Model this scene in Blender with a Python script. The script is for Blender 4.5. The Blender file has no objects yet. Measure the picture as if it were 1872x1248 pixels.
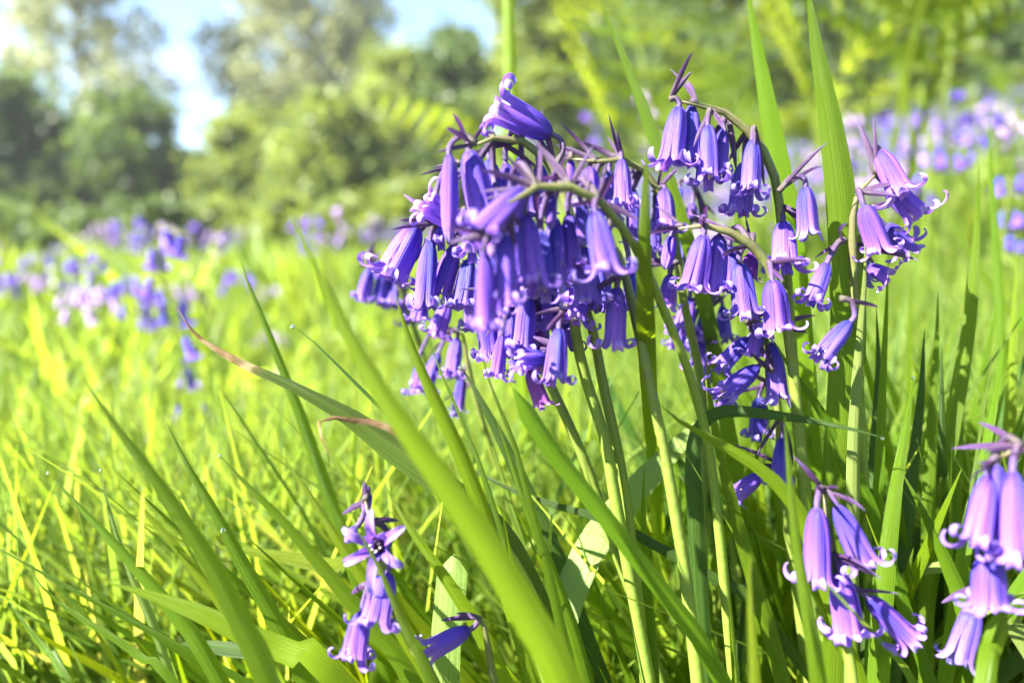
import bpy, math, random
import numpy as np
from mathutils import Vector, Matrix

# ------------------------------------------------------------------ camera, sky, sun, exposure
sc = bpy.context.scene
col = sc.collection
R = math.radians
PITCH = R(7.6)
CAM = np.array([0.0, 0.0, 0.24])
FPX = 1872 * 26.0 / 36.0
cam_d = bpy.data.cameras.new('camera')
cam = bpy.data.objects.new('camera', cam_d)
col.objects.link(cam)
cam.location = CAM
cam.rotation_euler = (R(90) - PITCH, 0, 0)
cam_d.lens = 26.0
cam_d.sensor_width = 36.0
cam_d.clip_start = 0.01
cam_d.clip_end = 500.0
cam_d.dof.use_dof = True
cam_d.dof.focus_distance = 0.168
cam_d.dof.aperture_fstop = 26.0 / 3.5
sc.camera = cam

SUN_EL = R(41)
SUN_DIR = Vector((-0.95, -0.46, 0.0)).normalized() * math.cos(SUN_EL) + Vector((0, 0, math.sin(SUN_EL)))
world = bpy.data.worlds.new('World')
sc.world = world
world.use_nodes = True
wt = world.node_tree
wt.nodes.clear()
wo = wt.nodes.new('ShaderNodeOutputWorld')
wb = wt.nodes.new('ShaderNodeBackground')
wb.inputs['Strength'].default_value = 0.05
sky = wt.nodes.new('ShaderNodeTexSky')
sky.sky_type = 'NISHITA'
sky.sun_disc = False
sky.sun_elevation = SUN_EL
sky.sun_rotation = math.atan2(SUN_DIR.x, SUN_DIR.y)
sky.air_density = 0.8
sky.dust_density = 0.1
sky.ozone_density = 3.0
tc = wt.nodes.new('ShaderNodeTexCoord')
mp = wt.nodes.new('ShaderNodeMapping')
mp.inputs['Scale'].default_value = (1.0, 1.0, 3.2)
mp.inputs['Location'].default_value = (0.35, 0.1, 0.0)
nz = wt.nodes.new('ShaderNodeTexNoise')
nz.inputs['Scale'].default_value = 2.6
nz.inputs['Detail'].default_value = 5.0
cr = wt.nodes.new('ShaderNodeValToRGB')
cr.color_ramp.elements[0].position = 0.50
cr.color_ramp.elements[0].color = (0, 0, 0, 1)
cr.color_ramp.elements[1].position = 0.72
cr.color_ramp.elements[1].color = (1, 1, 1, 1)
mixc = wt.nodes.new('ShaderNodeMixRGB')
mixc.inputs['Color2'].default_value = (2.6, 2.75, 2.95, 1)
wt.links.new(tc.outputs['Generated'], mp.inputs['Vector'])
wt.links.new(mp.outputs[0], nz.inputs['Vector'])
wt.links.new(nz.outputs['Fac'], cr.inputs[0])
wt.links.new(cr.outputs[0], mixc.inputs['Fac'])
wt.links.new(sky.outputs[0], mixc.inputs['Color1'])
wt.links.new(mixc.outputs[0], wb.inputs['Color'])
wt.links.new(wb.outputs[0], wo.inputs['Surface'])

sun_d = bpy.data.lights.new('sun', 'SUN')
sun_d.energy = 5.0
sun_d.angle = R(0.55)
sun_d.color = (1.0, 0.95, 0.84)
sun = bpy.data.objects.new('sun', sun_d)
col.objects.link(sun)
sun.rotation_euler = SUN_DIR.to_track_quat('Z', 'Y').to_euler()
sun.location = (-3, 0, 4)

sc.view_settings.view_transform = 'Standard'
sc.view_settings.look = 'None'
sc.view_settings.gamma = 1.0
sc.view_settings.exposure = 3.15
sc.cycles.use_denoising = True
sc.cycles.use_adaptive_sampling = True
sc.cycles.adaptive_threshold = 0.02
sc.cycles.volume_bounces = 0
sc.cycles.volume_step_rate = 4.0
sc.cycles.max_bounces = 7
sc.cycles.diffuse_bounces = 4
sc.cycles.transmission_bounces = 6
sc.cycles.glossy_bounces = 2
sc.cycles.caustics_reflective = False
sc.cycles.caustics_refractive = False

# ------------------------------------------------------------------ helpers
FWD = np.array([0, math.cos(PITCH), -math.sin(PITCH)])
UPV = np.array([0, math.sin(PITCH), math.cos(PITCH)])
RGT = np.array([1.0, 0, 0])

def P(x, y, d):
    """point seen at photo pixel (x, y), d metres in front of the camera"""
    return CAM + d * (FWD + (x - 936) / FPX * RGT + (624 - y) / FPX * UPV)

def pix(p):
    v = np.asarray(p) - CAM
    d = v @ FWD
    return 936 + FPX * (v @ RGT) / d, 624 - FPX * (v @ UPV) / d, d

def unit(v):
    v = np.asarray(v, float)
    return v / (np.linalg.norm(v) + 1e-12)

def ground_h(x, y):
    """meadow: level on the left, a bank rising to the right and away"""
    x = np.asarray(x, float); y = np.asarray(y, float)
    s = x + 0.30 * y - 0.55
    soft = 0.5 * (s + np.sqrt(s * s + 0.12))
    h = 0.235 * soft
    h = np.where(h > 2.0, 2.0 + 0.25 * (h - 2.0), h)
    near = np.clip((np.hypot(x, y) - 0.25) / 0.5, 0, 1)
    bumps = 0.012 * np.sin(3.1 * x + 1.3) * np.cos(2.7 * y) + 0.006 * np.sin(9 * x + 5 * y)
    return h * near + bumps * near

def make_mesh(name, verts, faces, uvs=None, mats=(), smooth=True, mat_index=None, colors=None):
    me = bpy.data.meshes.new(name)
    me.from_pydata([tuple(v) for v in verts], [], [tuple(f) for f in faces])
    if uvs is not None:
        ul = me.uv_layers.new(name='UVMap')
        li = np.empty(len(me.loops), dtype=np.int32)
        me.loops.foreach_get('vertex_index', li)
        ul.data.foreach_set('uv', np.asarray(uvs, np.float32)[li].ravel())
    if colors is not None:
        ca = me.color_attributes.new('tint', 'FLOAT_COLOR', 'POINT')
        ca.data.foreach_set('color', np.asarray(colors, np.float32).ravel())
    for m in mats:
        me.materials.append(m)
    if mat_index is not None:
        me.polygons.foreach_set('material_index', np.asarray(mat_index, np.int32))
    if smooth:
        me.polygons.foreach_set('use_smooth', np.ones(len(me.polygons), bool))
    me.update()
    return me

def fast_mesh(name, V, Q, mats, uvs=None, colors=None, smooth=True):
    """all-quad (or all-tri) mesh from numpy arrays"""
    me = bpy.data.meshes.new(name)
    k = Q.shape[1]
    me.vertices.add(len(V)); me.vertices.foreach_set('co', V.astype(np.float32).ravel())
    me.loops.add(Q.size); me.loops.foreach_set('vertex_index', Q.astype(np.int32).ravel())
    me.polygons.add(len(Q))
    me.polygons.foreach_set('loop_start', np.arange(0, Q.size, k, dtype=np.int32))
    if uvs is not None:
        ul = me.uv_layers.new(name='UVMap')
        ul.data.foreach_set('uv', uvs.astype(np.float32)[Q.ravel()].ravel())
    if colors is not None:
        ca = me.color_attributes.new('tint', 'FLOAT_COLOR', 'POINT')
        ca.data.foreach_set('color', colors.astype(np.float32).ravel())
    for m in mats:
        me.materials.append(m)
    if smooth:
        me.polygons.foreach_set('use_smooth', np.ones(len(Q), bool))
    me.update(calc_edges=True)
    me.validate()
    return me

def link(name, data, parent=None, matrix=None):
    o = bpy.data.objects.new(name, data)
    col.objects.link(o)
    if parent is not None:
        o.parent = parent
    if matrix is not None:
        o.matrix_basis = matrix
    return o

def tag(o, label=None, cat=None, group=None, kind=None):
    if label: o['label'] = label
    if cat: o['category'] = cat
    if group: o['group'] = group
    if kind: o['kind'] = kind
    return o

def empty(name, loc):
    o = bpy.data.objects.new(name, None)
    o.empty_display_size = 0.01
    col.objects.link(o)
    o.location = tuple(loc)
    return o

def catmull(pts, n):
    pts = np.asarray(pts, float)
    if len(pts) == 2:
        t = np.linspace(0, 1, n)[:, None]
        return pts[0] * (1 - t) + pts[1] * t
    ext = np.vstack([2 * pts[0] - pts[1], pts, 2 * pts[-1] - pts[-2]])
    seg = np.linalg.norm(np.diff(pts, axis=0), axis=1)
    cum = np.concatenate([[0], np.cumsum(seg)])
    out = []
    for s in np.linspace(0, cum[-1], n):
        i = min(np.searchsorted(cum, s, side='right') - 1, len(seg) - 1)
        t = (s - cum[i]) / max(seg[i], 1e-9)
        p0, p1, p2, p3 = ext[i], ext[i + 1], ext[i + 2], ext[i + 3]
        out.append(0.5 * ((2 * p1) + (-p0 + p2) * t + (2 * p0 - 5 * p1 + 4 * p2 - p3) * t * t
                          + (-p0 + 3 * p1 - 3 * p2 + p3) * t ** 3))
    return np.array(out)

def tube(path, radii, sides=8, ridge=0.0):
    path = np.asarray(path, float)
    n = len(path)
    T = np.gradient(path, axis=0)
    T /= np.linalg.norm(T, axis=1)[:, None] + 1e-12
    ref = np.array([0.3, -1.0, 0.2])
    V, UV = [], []
    N = unit(np.cross(T[0], ref))
    for i in range(n):
        N = unit(N - T[i] * (N @ T[i]))
        B = np.cross(T[i], N)
        for k in range(sides):
            a = 2 * math.pi * k / sides
            r = radii[i] * (1 + ridge * math.cos(3 * a))
            V.append(path[i] + r * (math.cos(a) * N + math.sin(a) * B))
            UV.append((k / sides, i / (n - 1)))
    F = []
    for i in range(n - 1):
        for k in range(sides):
            a = i * sides + k; b = i * sides + (k + 1) % sides
            F.append((a, b, b + sides, a + sides))
    V.append(path[0]); UV.append((0.5, 0)); V.append(path[-1]); UV.append((0.5, 1))
    c0, c1 = len(V) - 2, len(V) - 1
    for k in range(sides):
        F.append((c0, (k + 1) % sides, k))
        F.append((c1, (n - 1) * sides + k, (n - 1) * sides + (k + 1) % sides))
    return np.array(V), F, np.array(UV)

# ------------------------------------------------------------------ materials
def node_mat(name):
    m = bpy.data.materials.new(name)
    m.use_nodes = True
    nt = m.node_tree
    nt.nodes.clear()
    out = nt.nodes.new('ShaderNodeOutputMaterial')
    return m, nt, out

def N(nt, typ, **kw):
    n = nt.nodes.new(typ)
    for k, v in kw.items():
        setattr(n, k, v)
    return n

def mathn(nt, op, a, b=None):
    n = N(nt, 'ShaderNodeMath', operation=op)
    for i, v in enumerate((a, b)):
        if v is None: continue
        if isinstance(v, (int, float)): n.inputs[i].default_value = v
        else: nt.links.new(v, n.inputs[i])
    return n.outputs[0]

def mixrgb(nt, fac, a, b, blend='MIX'):
    n = N(nt, 'ShaderNodeMixRGB', blend_type=blend)
    for i, v in zip(('Fac', 'Color1', 'Color2'), (fac, a, b)):
        if isinstance(v, (int, float)): n.inputs[i].default_value = v
        elif isinstance(v, tuple): n.inputs[i].default_value = (*v, 1)
        else: nt.links.new(v, n.inputs[i])
    return n.outputs[0]

def ramp(nt, fac, stops):
    n = N(nt, 'ShaderNodeValToRGB')
    e = n.color_ramp.elements
    while len(e) < len(stops): e.new(0.5)
    for el, (p, c) in zip(e, stops):
        el.position = p; el.color = (*c, 1)
    nt.links.new(fac, n.inputs[0])
    return n.outputs[0]

def thin_shader(nt, out, colour, trans_colour, trans=0.45, rough=0.42, spec=0.35, bump=None, sheen=0.0):
    pb = N(nt, 'ShaderNodeBsdfPrincipled')
    pb.inputs['Roughness'].default_value = rough
    pb.inputs['Specular IOR Level'].default_value = spec
    if sheen: pb.inputs['Sheen Weight'].default_value = sheen
    tr = N(nt, 'ShaderNodeBsdfTranslucent')
    for s, c in ((pb.inputs['Base Color'], colour), (tr.inputs['Color'], trans_colour)):
        if isinstance(c, tuple): s.default_value = (*c, 1)
        else: nt.links.new(c, s)
    mx = N(nt, 'ShaderNodeMixShader')
    mx.inputs[0].default_value = trans
    nt.links.new(pb.outputs[0], mx.inputs[1]); nt.links.new(tr.outputs[0], mx.inputs[2])
    if bump is not None:
        bp = N(nt, 'ShaderNodeBump')
        bp.inputs['Strength'].default_value = bump[1]
        bp.inputs['Distance'].default_value = bump[2]
        nt.links.new(bump[0], bp.inputs['Height'])
        nt.links.new(bp.outputs[0], pb.inputs['Normal']); nt.links.new(bp.outputs[0], tr.inputs['Normal'])
    nt.links.new(mx.outputs[0], out.inputs['Surface'])

def leaf_mat(name, dark, light, trans, tip=None, tstr=0.5, rough=0.36, tint=False, veins=17.0):
    m, nt, out = node_mat(name)
    uv = N(nt, 'ShaderNodeUVMap')
    sep = N(nt, 'ShaderNodeSeparateXYZ'); nt.links.new(uv.outputs[0], sep.inputs[0])
    u, v = sep.outputs[0], sep.outputs[1]
    mapn = N(nt, 'ShaderNodeMapping'); mapn.inputs['Scale'].default_value = (veins, 0.9, 1)
    nt.links.new(uv.outputs[0], mapn.inputs['Vector'])
    info = N(nt, 'ShaderNodeObjectInfo')
    streak = N(nt, 'ShaderNodeTexNoise'); streak.inputs['Scale'].default_value = 2.2; streak.inputs['Detail'].default_value = 3
    streak.noise_dimensions = '4D'
    nt.links.new(mathn(nt, 'MULTIPLY', info.outputs['Random'], 40.0), streak.inputs['W'])
    nt.links.new(mapn.outputs[0], streak.inputs['Vector'])
    blot = N(nt, 'ShaderNodeTexNoise'); blot.inputs['Scale'].default_value = 90.0; blot.inputs['Detail'].default_value = 2
    gco = N(nt, 'ShaderNodeTexCoord'); nt.links.new(gco.outputs['Object'], blot.inputs['Vector'])
    sf = mathn(nt, 'ADD', mathn(nt, 'MULTIPLY', streak.outputs['Fac'], 1.1), -0.05)
    c = mixrgb(nt, sf, dark, light)
    mid = mathn(nt, 'LESS_THAN', mathn(nt, 'ABSOLUTE', mathn(nt, 'SUBTRACT', u, 0.5)), 0.035)
    c = mixrgb(nt, mathn(nt, 'MULTIPLY', mid, 0.35), c, light)
    c = mixrgb(nt, mathn(nt, 'MULTIPLY', blot.outputs['Fac'], 0.35), c, tuple(0.65 * x for x in dark))
    hs = N(nt, 'ShaderNodeHueSaturation')
    nt.links.new(mathn(nt, 'ADD', 0.485, mathn(nt, 'MULTIPLY', info.outputs['Random'], 0.025)), hs.inputs['Hue'])
    nt.links.new(mathn(nt, 'ADD', 0.82, mathn(nt, 'MULTIPLY', info.outputs['Random'], 0.4)), hs.inputs['Value'])
    nt.links.new(c, hs.inputs['Color']); c = hs.outputs[0]
    t = mixrgb(nt, sf, tuple(0.75 * x for x in trans), trans)
    if tint:
        at = N(nt, 'ShaderNodeAttribute', attribute_name='tint')
        c = mixrgb(nt, 1.0, c, at.outputs['Color'], 'MULTIPLY')
        t = mixrgb(nt, 1.0, t, at.outputs['Color'], 'MULTIPLY')
    if tip:
        n2 = N(nt, 'ShaderNodeTexNoise'); n2.inputs['Scale'].default_value = 260.0
        nt.links.new(gco.outputs['Object'], n2.inputs['Vector'])
        f = mathn(nt, 'SUBTRACT', 1.0, mathn(nt, 'DIVIDE', v, tip))
        f = mathn(nt, 'ADD', f, mathn(nt, 'MULTIPLY', mathn(nt, 'SUBTRACT', n2.outputs['Fac'], 0.5), 0.7))
        f = mathn(nt, 'MINIMUM', mathn(nt, 'MAXIMUM', mathn(nt, 'MULTIPLY', f, 2.4), 0.0), 1.0)
        br = ramp(nt, n2.outputs['Fac'], [(0.3, (0.07, 0.035, 0.015)), (0.5, (0.20, 0.115, 0.05)), (0.7, (0.40, 0.31, 0.16))])
        c = mixrgb(nt, f, c, br); t = mixrgb(nt, f, t, (0.20, 0.12, 0.04))
    thin_shader(nt, out, c, t, tstr, rough, 0.27, (streak.outputs['Fac'], 0.6, 0.0008))
    return m

M = {}
M['leaf'] = leaf_mat('leaf_green', (0.050, 0.105, 0.005), (0.095, 0.165, 0.008), (0.33, 0.48, 0.006))
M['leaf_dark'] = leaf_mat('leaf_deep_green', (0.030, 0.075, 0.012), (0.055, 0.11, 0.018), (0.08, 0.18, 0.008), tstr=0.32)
M['leaf_pale'] = leaf_mat('leaf_pale_green', (0.17, 0.25, 0.055), (0.23, 0.31, 0.09), (0.34, 0.48, 0.04), tstr=0.4)
M['leaf_yellow'] = leaf_mat('leaf_yellow_green', (0.10, 0.165, 0.006), (0.15, 0.21, 0.010), (0.42, 0.50, 0.006), tstr=0.55)
M['leaf_tip'] = leaf_mat('leaf_withered_tip', (0.036, 0.066, 0.009), (0.080, 0.125, 0.022), (0.13, 0.20, 0.010), tip=0.095, tstr=0.3)
M['leaf_curl'] = leaf_mat('leaf_withered_curl', (0.04, 0.10, 0.016), (0.10, 0.18, 0.03), (0.25, 0.38, 0.02), tip=0.17, tstr=0.4)
M['grass'] = leaf_mat('grass_mix', (0.11, 0.165, 0.022), (0.18, 0.235, 0.04), (0.46, 0.58, 0.05), tstr=0.52, tint=True, veins=4.0)

def petal_mat(name, hue=0.5, val=1.0):
    m, nt, out = node_mat(name)
    uv = N(nt, 'ShaderNodeUVMap')
    sep = N(nt, 'ShaderNodeSeparateXYZ'); nt.links.new(uv.outputs[0], sep.inputs[0])
    u, v = sep.outputs[0], sep.outputs[1]
    info = N(nt, 'ShaderNodeObjectInfo')
    mapn = N(nt, 'ShaderNodeMapping'); mapn.inputs['Scale'].default_value = (7.0, 0.8, 1)
    nt.links.new(uv.outputs[0], mapn.inputs['Vector'])
    st = N(nt, 'ShaderNodeTexNoise', noise_dimensions='4D'); st.inputs['Scale'].default_value = 2.0; st.inputs['Detail'].default_value = 3
    nt.links.new(mapn.outputs[0], st.inputs['Vector'])
    nt.links.new(mathn(nt, 'MULTIPLY', info.outputs['Random'], 30.0), st.inputs['W'])
    vv = mathn(nt, 'ADD', v, mathn(nt, 'MULTIPLY', mathn(nt, 'SUBTRACT', st.outputs['Fac'], 0.5), 0.25))
    c = ramp(nt, vv, [(0.0, (0.045, 0.022, 0.26)), (0.16, (0.085, 0.042, 0.38)), (0.5, (0.175, 0.080, 0.52)),
                      (0.74, (0.27, 0.125, 0.56)), (0.88, (0.33, 0.205, 0.63)), (1.0, (0.37, 0.27, 0.64))])
    ad = mathn(nt, 'ABSOLUTE', mathn(nt, 'SUBTRACT', u, 0.5))
    vein = mathn(nt, 'SUBTRACT', 1.0, mathn(nt, 'MINIMUM', mathn(nt, 'MULTIPLY', ad, 15.0), 1.0))
    c = mixrgb(nt, mathn(nt, 'MULTIPLY', vein, 0.8), c, (0.045, 0.022, 0.28))
    c = mixrgb(nt, mathn(nt, 'MULTIPLY', st.outputs['Fac'], 0.5), c, (0.085, 0.042, 0.36))
    hs = N(nt, 'ShaderNodeHueSaturation')
    nt.links.new(mathn(nt, 'ADD', hue - 0.012, mathn(nt, 'MULTIPLY', info.outputs['Random'], 0.024)), hs.inputs['Hue'])
    nt.links.new(mathn(nt, 'ADD', 0.96 * val, mathn(nt, 'MULTIPLY', info.outputs['Random'], 0.35)), hs.inputs['Value'])
    nt.links.new(c, hs.inputs['Color'])
    c = hs.outputs[0]
    t = mixrgb(nt, 0.5, c, (0.20, 0.05, 0.60))
    thin_shader(nt, out, c, t, 0.36, 0.5, 0.25, (st.outputs['Fac'], 0.7, 0.0005))
    return m
M['petal'] = petal_mat('petal_violet')
M['petal_blue'] = petal_mat('petal_bluish', 0.488, 0.88)
M['petal_old'] = petal_mat('petal_fading', 0.56, 0.62)

def simple_mat(name, stops, rough=0.5, scale=60.0, spec=0.3, trans=None, useV=False):
    m, nt, out = node_mat(name)
    gco = N(nt, 'ShaderNodeTexCoord')
    nzz = N(nt, 'ShaderNodeTexNoise'); nzz.inputs['Scale'].default_value = scale; nzz.inputs['Detail'].default_value = 4
    nt.links.new(gco.outputs['Object'], nzz.inputs['Vector'])
    f = nzz.outputs['Fac']
    if useV:
        uv = N(nt, 'ShaderNodeUVMap'); sep = N(nt, 'ShaderNodeSeparateXYZ'); nt.links.new(uv.outputs[0], sep.inputs[0])
        f = mathn(nt, 'ADD', sep.outputs[1], mathn(nt, 'MULTIPLY', mathn(nt, 'SUBTRACT', f, 0.5), 0.3))
    c = ramp(nt, f, stops)
    if trans:
        thin_shader(nt, out, c, trans, 0.3, rough, spec, (nzz.outputs['Fac'], 0.4, 0.0006))
    else:
        pb = N(nt, 'ShaderNodeBsdfPrincipled')
        pb.inputs['Roughness'].default_value = rough; pb.inputs['Specular IOR Level'].default_value = spec
        nt.links.new(c, pb.inputs['Base Color'])
        bp = N(nt, 'ShaderNodeBump'); bp.inputs['Strength'].default_value = 0.5; bp.inputs['Distance'].default_value = 0.0006 if scale > 20 else 0.02
        nt.links.new(nzz.outputs['Fac'], bp.inputs['Height']); nt.links.new(bp.outputs[0], pb.inputs['Normal'])
        nt.links.new(pb.outputs[0], out.inputs['Surface'])
    return m

# v runs from the ground (0) to the drooping tip (1)
M['stem'] = simple_mat('stem_green', [(0.0, (0.13, 0.21, 0.045)), (0.45, (0.17, 0.25, 0.04)), (0.8, (0.15, 0.20, 0.035)), (1.0, (0.12, 0.10, 0.06))], 0.4, 400, 0.4, (0.30, 0.40, 0.03), True)
M['stalk'] = simple_mat('stalk_violet', [(0.0, (0.09, 0.08, 0.05)), (0.5, (0.08, 0.04, 0.12)), (1.0, (0.13, 0.09, 0.28))], 0.4, 300, 0.4, (0.2, 0.1, 0.35), True)
M['bract'] = simple_mat('bract_purple', [(0.0, (0.06, 0.035, 0.06)), (0.5, (0.055, 0.02, 0.085)), (1.0, (0.09, 0.05, 0.15))], 0.4, 300, 0.4, (0.09, 0.03, 0.14), True)
M['anther'] = simple_mat('anther_cream', [(0.3, (0.62, 0.56, 0.36)), (0.7, (0.75, 0.70, 0.52))], 0.6, 500)
M['soil'] = simple_mat('meadow_ground', [(0.3, (0.045, 0.055, 0.016)), (0.55, (0.085, 0.11, 0.022)), (0.75, (0.12, 0.15, 0.03))], 0.9, 14)
M['bark'] = simple_mat('bark', [(0.3, (0.06, 0.05, 0.035)), (0.7, (0.16, 0.14, 0.10))], 0.85, 9)
def foliage_mat(name, c0, c1, tr):
    m, nt, out = node_mat(name)
    at = N(nt, 'ShaderNodeAttribute', attribute_name='tint')
    sep = N(nt, 'ShaderNodeSeparateColor'); nt.links.new(at.outputs['Color'], sep.inputs[0])
    c = mixrgb(nt, sep.outputs[0], c0, c1)
    t = mixrgb(nt, sep.outputs[0], tuple(0.6 * x for x in tr), tr)
    thin_shader(nt, out, c, t, 0.4, 0.5, 0.3)
    return m
M['fol_oak'] = foliage_mat('foliage_spring', (0.075, 0.095, 0.03), (0.14, 0.16, 0.05), (0.28, 0.32, 0.08))
M['fol_pale'] = foliage_mat('foliage_pale', (0.12, 0.14, 0.06), (0.21, 0.23, 0.10), (0.40, 0.43, 0.18))
M['fol_dark'] = foliage_mat('foliage_dark', (0.035, 0.066, 0.022), (0.08, 0.125, 0.036), (0.18, 0.26, 0.05))
M['fol_bright'] = foliage_mat('foliage_bright', (0.08, 0.115, 0.025), (0.14, 0.185, 0.04), (0.36, 0.44, 0.06))
M['fern'] = leaf_mat('fern_green', (0.075, 0.12, 0.010), (0.12, 0.175, 0.016), (0.44, 0.52, 0.02), tstr=0.5)
M['petal_faded_lit'] = simple_mat('petal_faded_lit', [(0.3, (0.34, 0.22, 0.54)), (0.7, (0.48, 0.35, 0.58))], 0.5, 200, 0.2, (0.38, 0.22, 0.5))  # paler lilac puts overexposed sunlight into far petals, besides some fading
m, nt, out = node_mat('dew_water')
gl = N(nt, 'ShaderNodeBsdfGlass'); gl.inputs['IOR'].default_value = 1.33; gl.inputs['Roughness'].default_value = 0.0
nt.links.new(gl.outputs[0], out.inputs['Surface'])
M['dew'] = m

# ------------------------------------------------------------------ the ground
def build_ground():
    a = np.linspace(-1, 1, 161)
    xs = np.sign(a) * (np.abs(a) ** 3.2) * 75
    b = np.linspace(0, 1, 171)
    ys = -30 + 0 * b
    ys = np.concatenate([np.linspace(-12, -0.4, 12), (b ** 3.4) * 95 - 0.2])
    X, Y = np.meshgrid(xs, ys)
    Z = ground_h(X, Y) - 0.004
    V = np.stack([X, Y, Z], -1).reshape(-1, 3)
    nx, ny = len(xs), len(ys)
    i = np.arange(nx - 1)[None, :] + nx * np.arange(ny - 1)[:, None]
    Q = np.stack([i, i + 1, i + 1 + nx, i + nx], -1).reshape(-1, 4)
    o = link('ground', fast_mesh('ground', V, Q, [M['soil']]))
    tag(o, 'grassy meadow ground rising to a bank on the right', kind='structure')
build_ground()

# ------------------------------------------------------------------ blades
def blade_mesh(name, path, width, mat, roll=0.0, fold=0.25, n=34, tip=0.45, blunt=False, across=5, twist=0.0, wobble=0.0, seed=0, view=None, pw=0.85):
    """path runs tip -> base, width = widest (m). Returns a mesh; uv v = 0 at the tip."""
    c = catmull(path, n)
    T = np.gradient(c, axis=0); T /= np.linalg.norm(T, axis=1)[:, None] + 1e-12
    rng = np.random.RandomState(seed)
    seg = np.linalg.norm(np.diff(c, axis=0), axis=1)
    s = np.concatenate([[0], np.cumsum(seg)]); s /= s[-1]
    V, UV = [], []
    ph = rng.rand(4) * 6.28
    for i in range(n):
        vw = unit(c[i] - CAM) if view is None else view
        side = unit(np.cross(T[i], vw))
        nrm = unit(np.cross(side, T[i]))
        a = roll + twist * (s[i] - 0.3)
        sd = math.cos(a) * side + math.sin(a) * nrm
        nn = math.cos(a) * nrm - math.sin(a) * side
        f = min(1.0, s[i] / (tip * 0.7))
        w = width * 0.5 * (math.sin(f * math.pi / 2) ** pw if not blunt else min(1.0, (s[i] / 0.012)) ** 0.5)
        w *= 1.0 - 0.25 * max(0, s[i] - 0.6)
        w = max(w, width * 0.012)
        for k in range(across):
            q = -1 + 2 * k / (across - 1)
            wob = 1 + wobble * math.sin(s[i] * 40 + ph[0] + (2 if q > 0 else 0)) * abs(q)
            off = sd * q * w * wob + nn * (fold * w * (abs(q) - 0.5)) + nn * wobble * w * 0.8 * math.sin(s[i] * 30 + ph[1] + q)
            V.append(c[i] + off); UV.append((k / (across - 1), s[i]))
    F = []
    for i in range(n - 1):
        for k in range(across - 1):
            a = i * across + k
            F.append((a, a + 1, a + 1 + across, a + across))
    return V, F, UV, c

def to_ground(pts, spread=0.25, z=None):
    """carry a path on from its last point down to the soil"""
    pts = [np.asarray(p, float) for p in pts]
    d = unit(pts[-1] - pts[-2])
    p = pts[-1]
    hz = float(ground_h(p[0], p[1])) - 0.004
    drop = p[2] - hz
    if drop < 0.006: return pts
    h = d.copy(); h[2] = 0
    flat = min(np.linalg.norm(h), 0.8)
    h = unit(h) * flat * drop * 0.7
    q1 = p + np.array([h[0] * 0.55, h[1] * 0.55, -drop * 0.42])
    q2 = p + np.array([h[0], h[1], -drop])
    q2[2] = float(ground_h(q2[0], q2[1])) - 0.004
    return pts + [q1, q2]

LEAFGROUP = 'long leaves rising around the bluebell clump'
def px_path(pts, d0, d1):
    n = len(pts)
    out = []
    for i, p in enumerate(pts):
        d = p[2] if len(p) > 2 else d0 + (d1 - d0) * i / (n - 1)
        out.append(P(p[0], p[1], d))
    return out

blade_tips = {}
def hero_blade(key, label, pts, wpx, d0, d1, mat='leaf', roll=0.25, fold=0.25, name='bluebell_leaf', **kw):
    path = px_path(pts, d0, d1)
    width = 1.12 * wpx / FPX * 0.5 * (d0 + d1)
    full = to_ground(path)
    kw.setdefault('n', 40)
    V, F, UV, c = blade_mesh(name, full, width, M[mat], roll, fold, seed=len(blade_tips), **kw)
    base = full[-1]
    me = make_mesh(name, np.array(V) - base, F, UV, [M[mat]])
    o = link(name, me)
    o.location = tuple(base)
    tag(o, label, 'leaf' if name == 'bluebell_leaf' else 'grass blade', LEAFGROUP if name == 'bluebell_leaf' else 'single grass blades near the lens')
    blade_tips[key] = path[0]
    return o

HB = hero_blade
G = 'grass_leaf'
HB('b1', 'tall broad dark green leaf leaving the top of the picture right of centre', [(1474, -40), (1492, 80), (1515, 200), (1535, 330), (1548, 470), (1552, 600), (1545, 740), (1535, 900), (1532, 1080)], 56, .168, .175, 'leaf', roll=.2, fold=.4, tip=.38)
HB('b2', 'tall bright leaf passing just behind the arching stem of the top right bells', [(1362, -40), (1385, 90), (1408, 220), (1428, 330), (1448, 470), (1462, 620), (1475, 800)], 42, .19, .195, 'leaf', roll=-.2, tip=.36)
HB('b3', 'thin leaf slanting behind the central clump with its tip at the upper edge', [(1093, -8), (1128, 75), (1170, 180), (1212, 300), (1248, 410), (1290, 560), (1320, 720)], 25, .20, .2, 'leaf', roll=.2, tip=.3)
HB('b4', 'upright sunlit leaf with pointed tip standing before the central bells', [(1184, 266, .136), (1182, 310, .136), (1179, 400, .138), (1178, 500, .141), (1181, 590, .148), (1184, 660, .162), (1190, 760, .185), (1200, 900, .205)], 34, .138, .138, 'leaf', roll=.15, tip=.2, fold=.35)
HB('b5', 'slim pointed blade upright behind the arch of the top right bells', [(1343, 130), (1345, 230), (1347, 340), (1352, 500), (1360, 700)], 15, .23, .23, 'leaf', tip=.35)
HB('b6', 'out of focus yellow stalk rising behind the topmost bell', [(929, -60), (932, 40), (936, 180), (943, 330), (952, 520)], 22, .36, .36, 'leaf_yellow', name=G, fold=.9, blunt=True)
HB('b7', 'dark creased leaf with withered brown tip reaching left across the meadow', [(322, 560), (355, 608), (400, 640), (455, 668), (520, 697), (590, 735), (650, 768), (720, 815), (800, 872), (880, 945), (960, 1050), (1020, 1180)], 64, .162, .17, 'leaf_tip', roll=.35, fold=.85, tip=.7, wobble=.22, n=90, across=7, pw=1.05)
HB('b8', 'broad blurred bright leaf sweeping diagonally through the foreground', [(522, 372), (560, 450), (620, 580), (690, 705), (760, 810), (830, 905), (900, 1010), (970, 1130), (1040, 1270)], 74, .118, .112, 'leaf_yellow', roll=.2, fold=.55, tip=.75)
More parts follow.
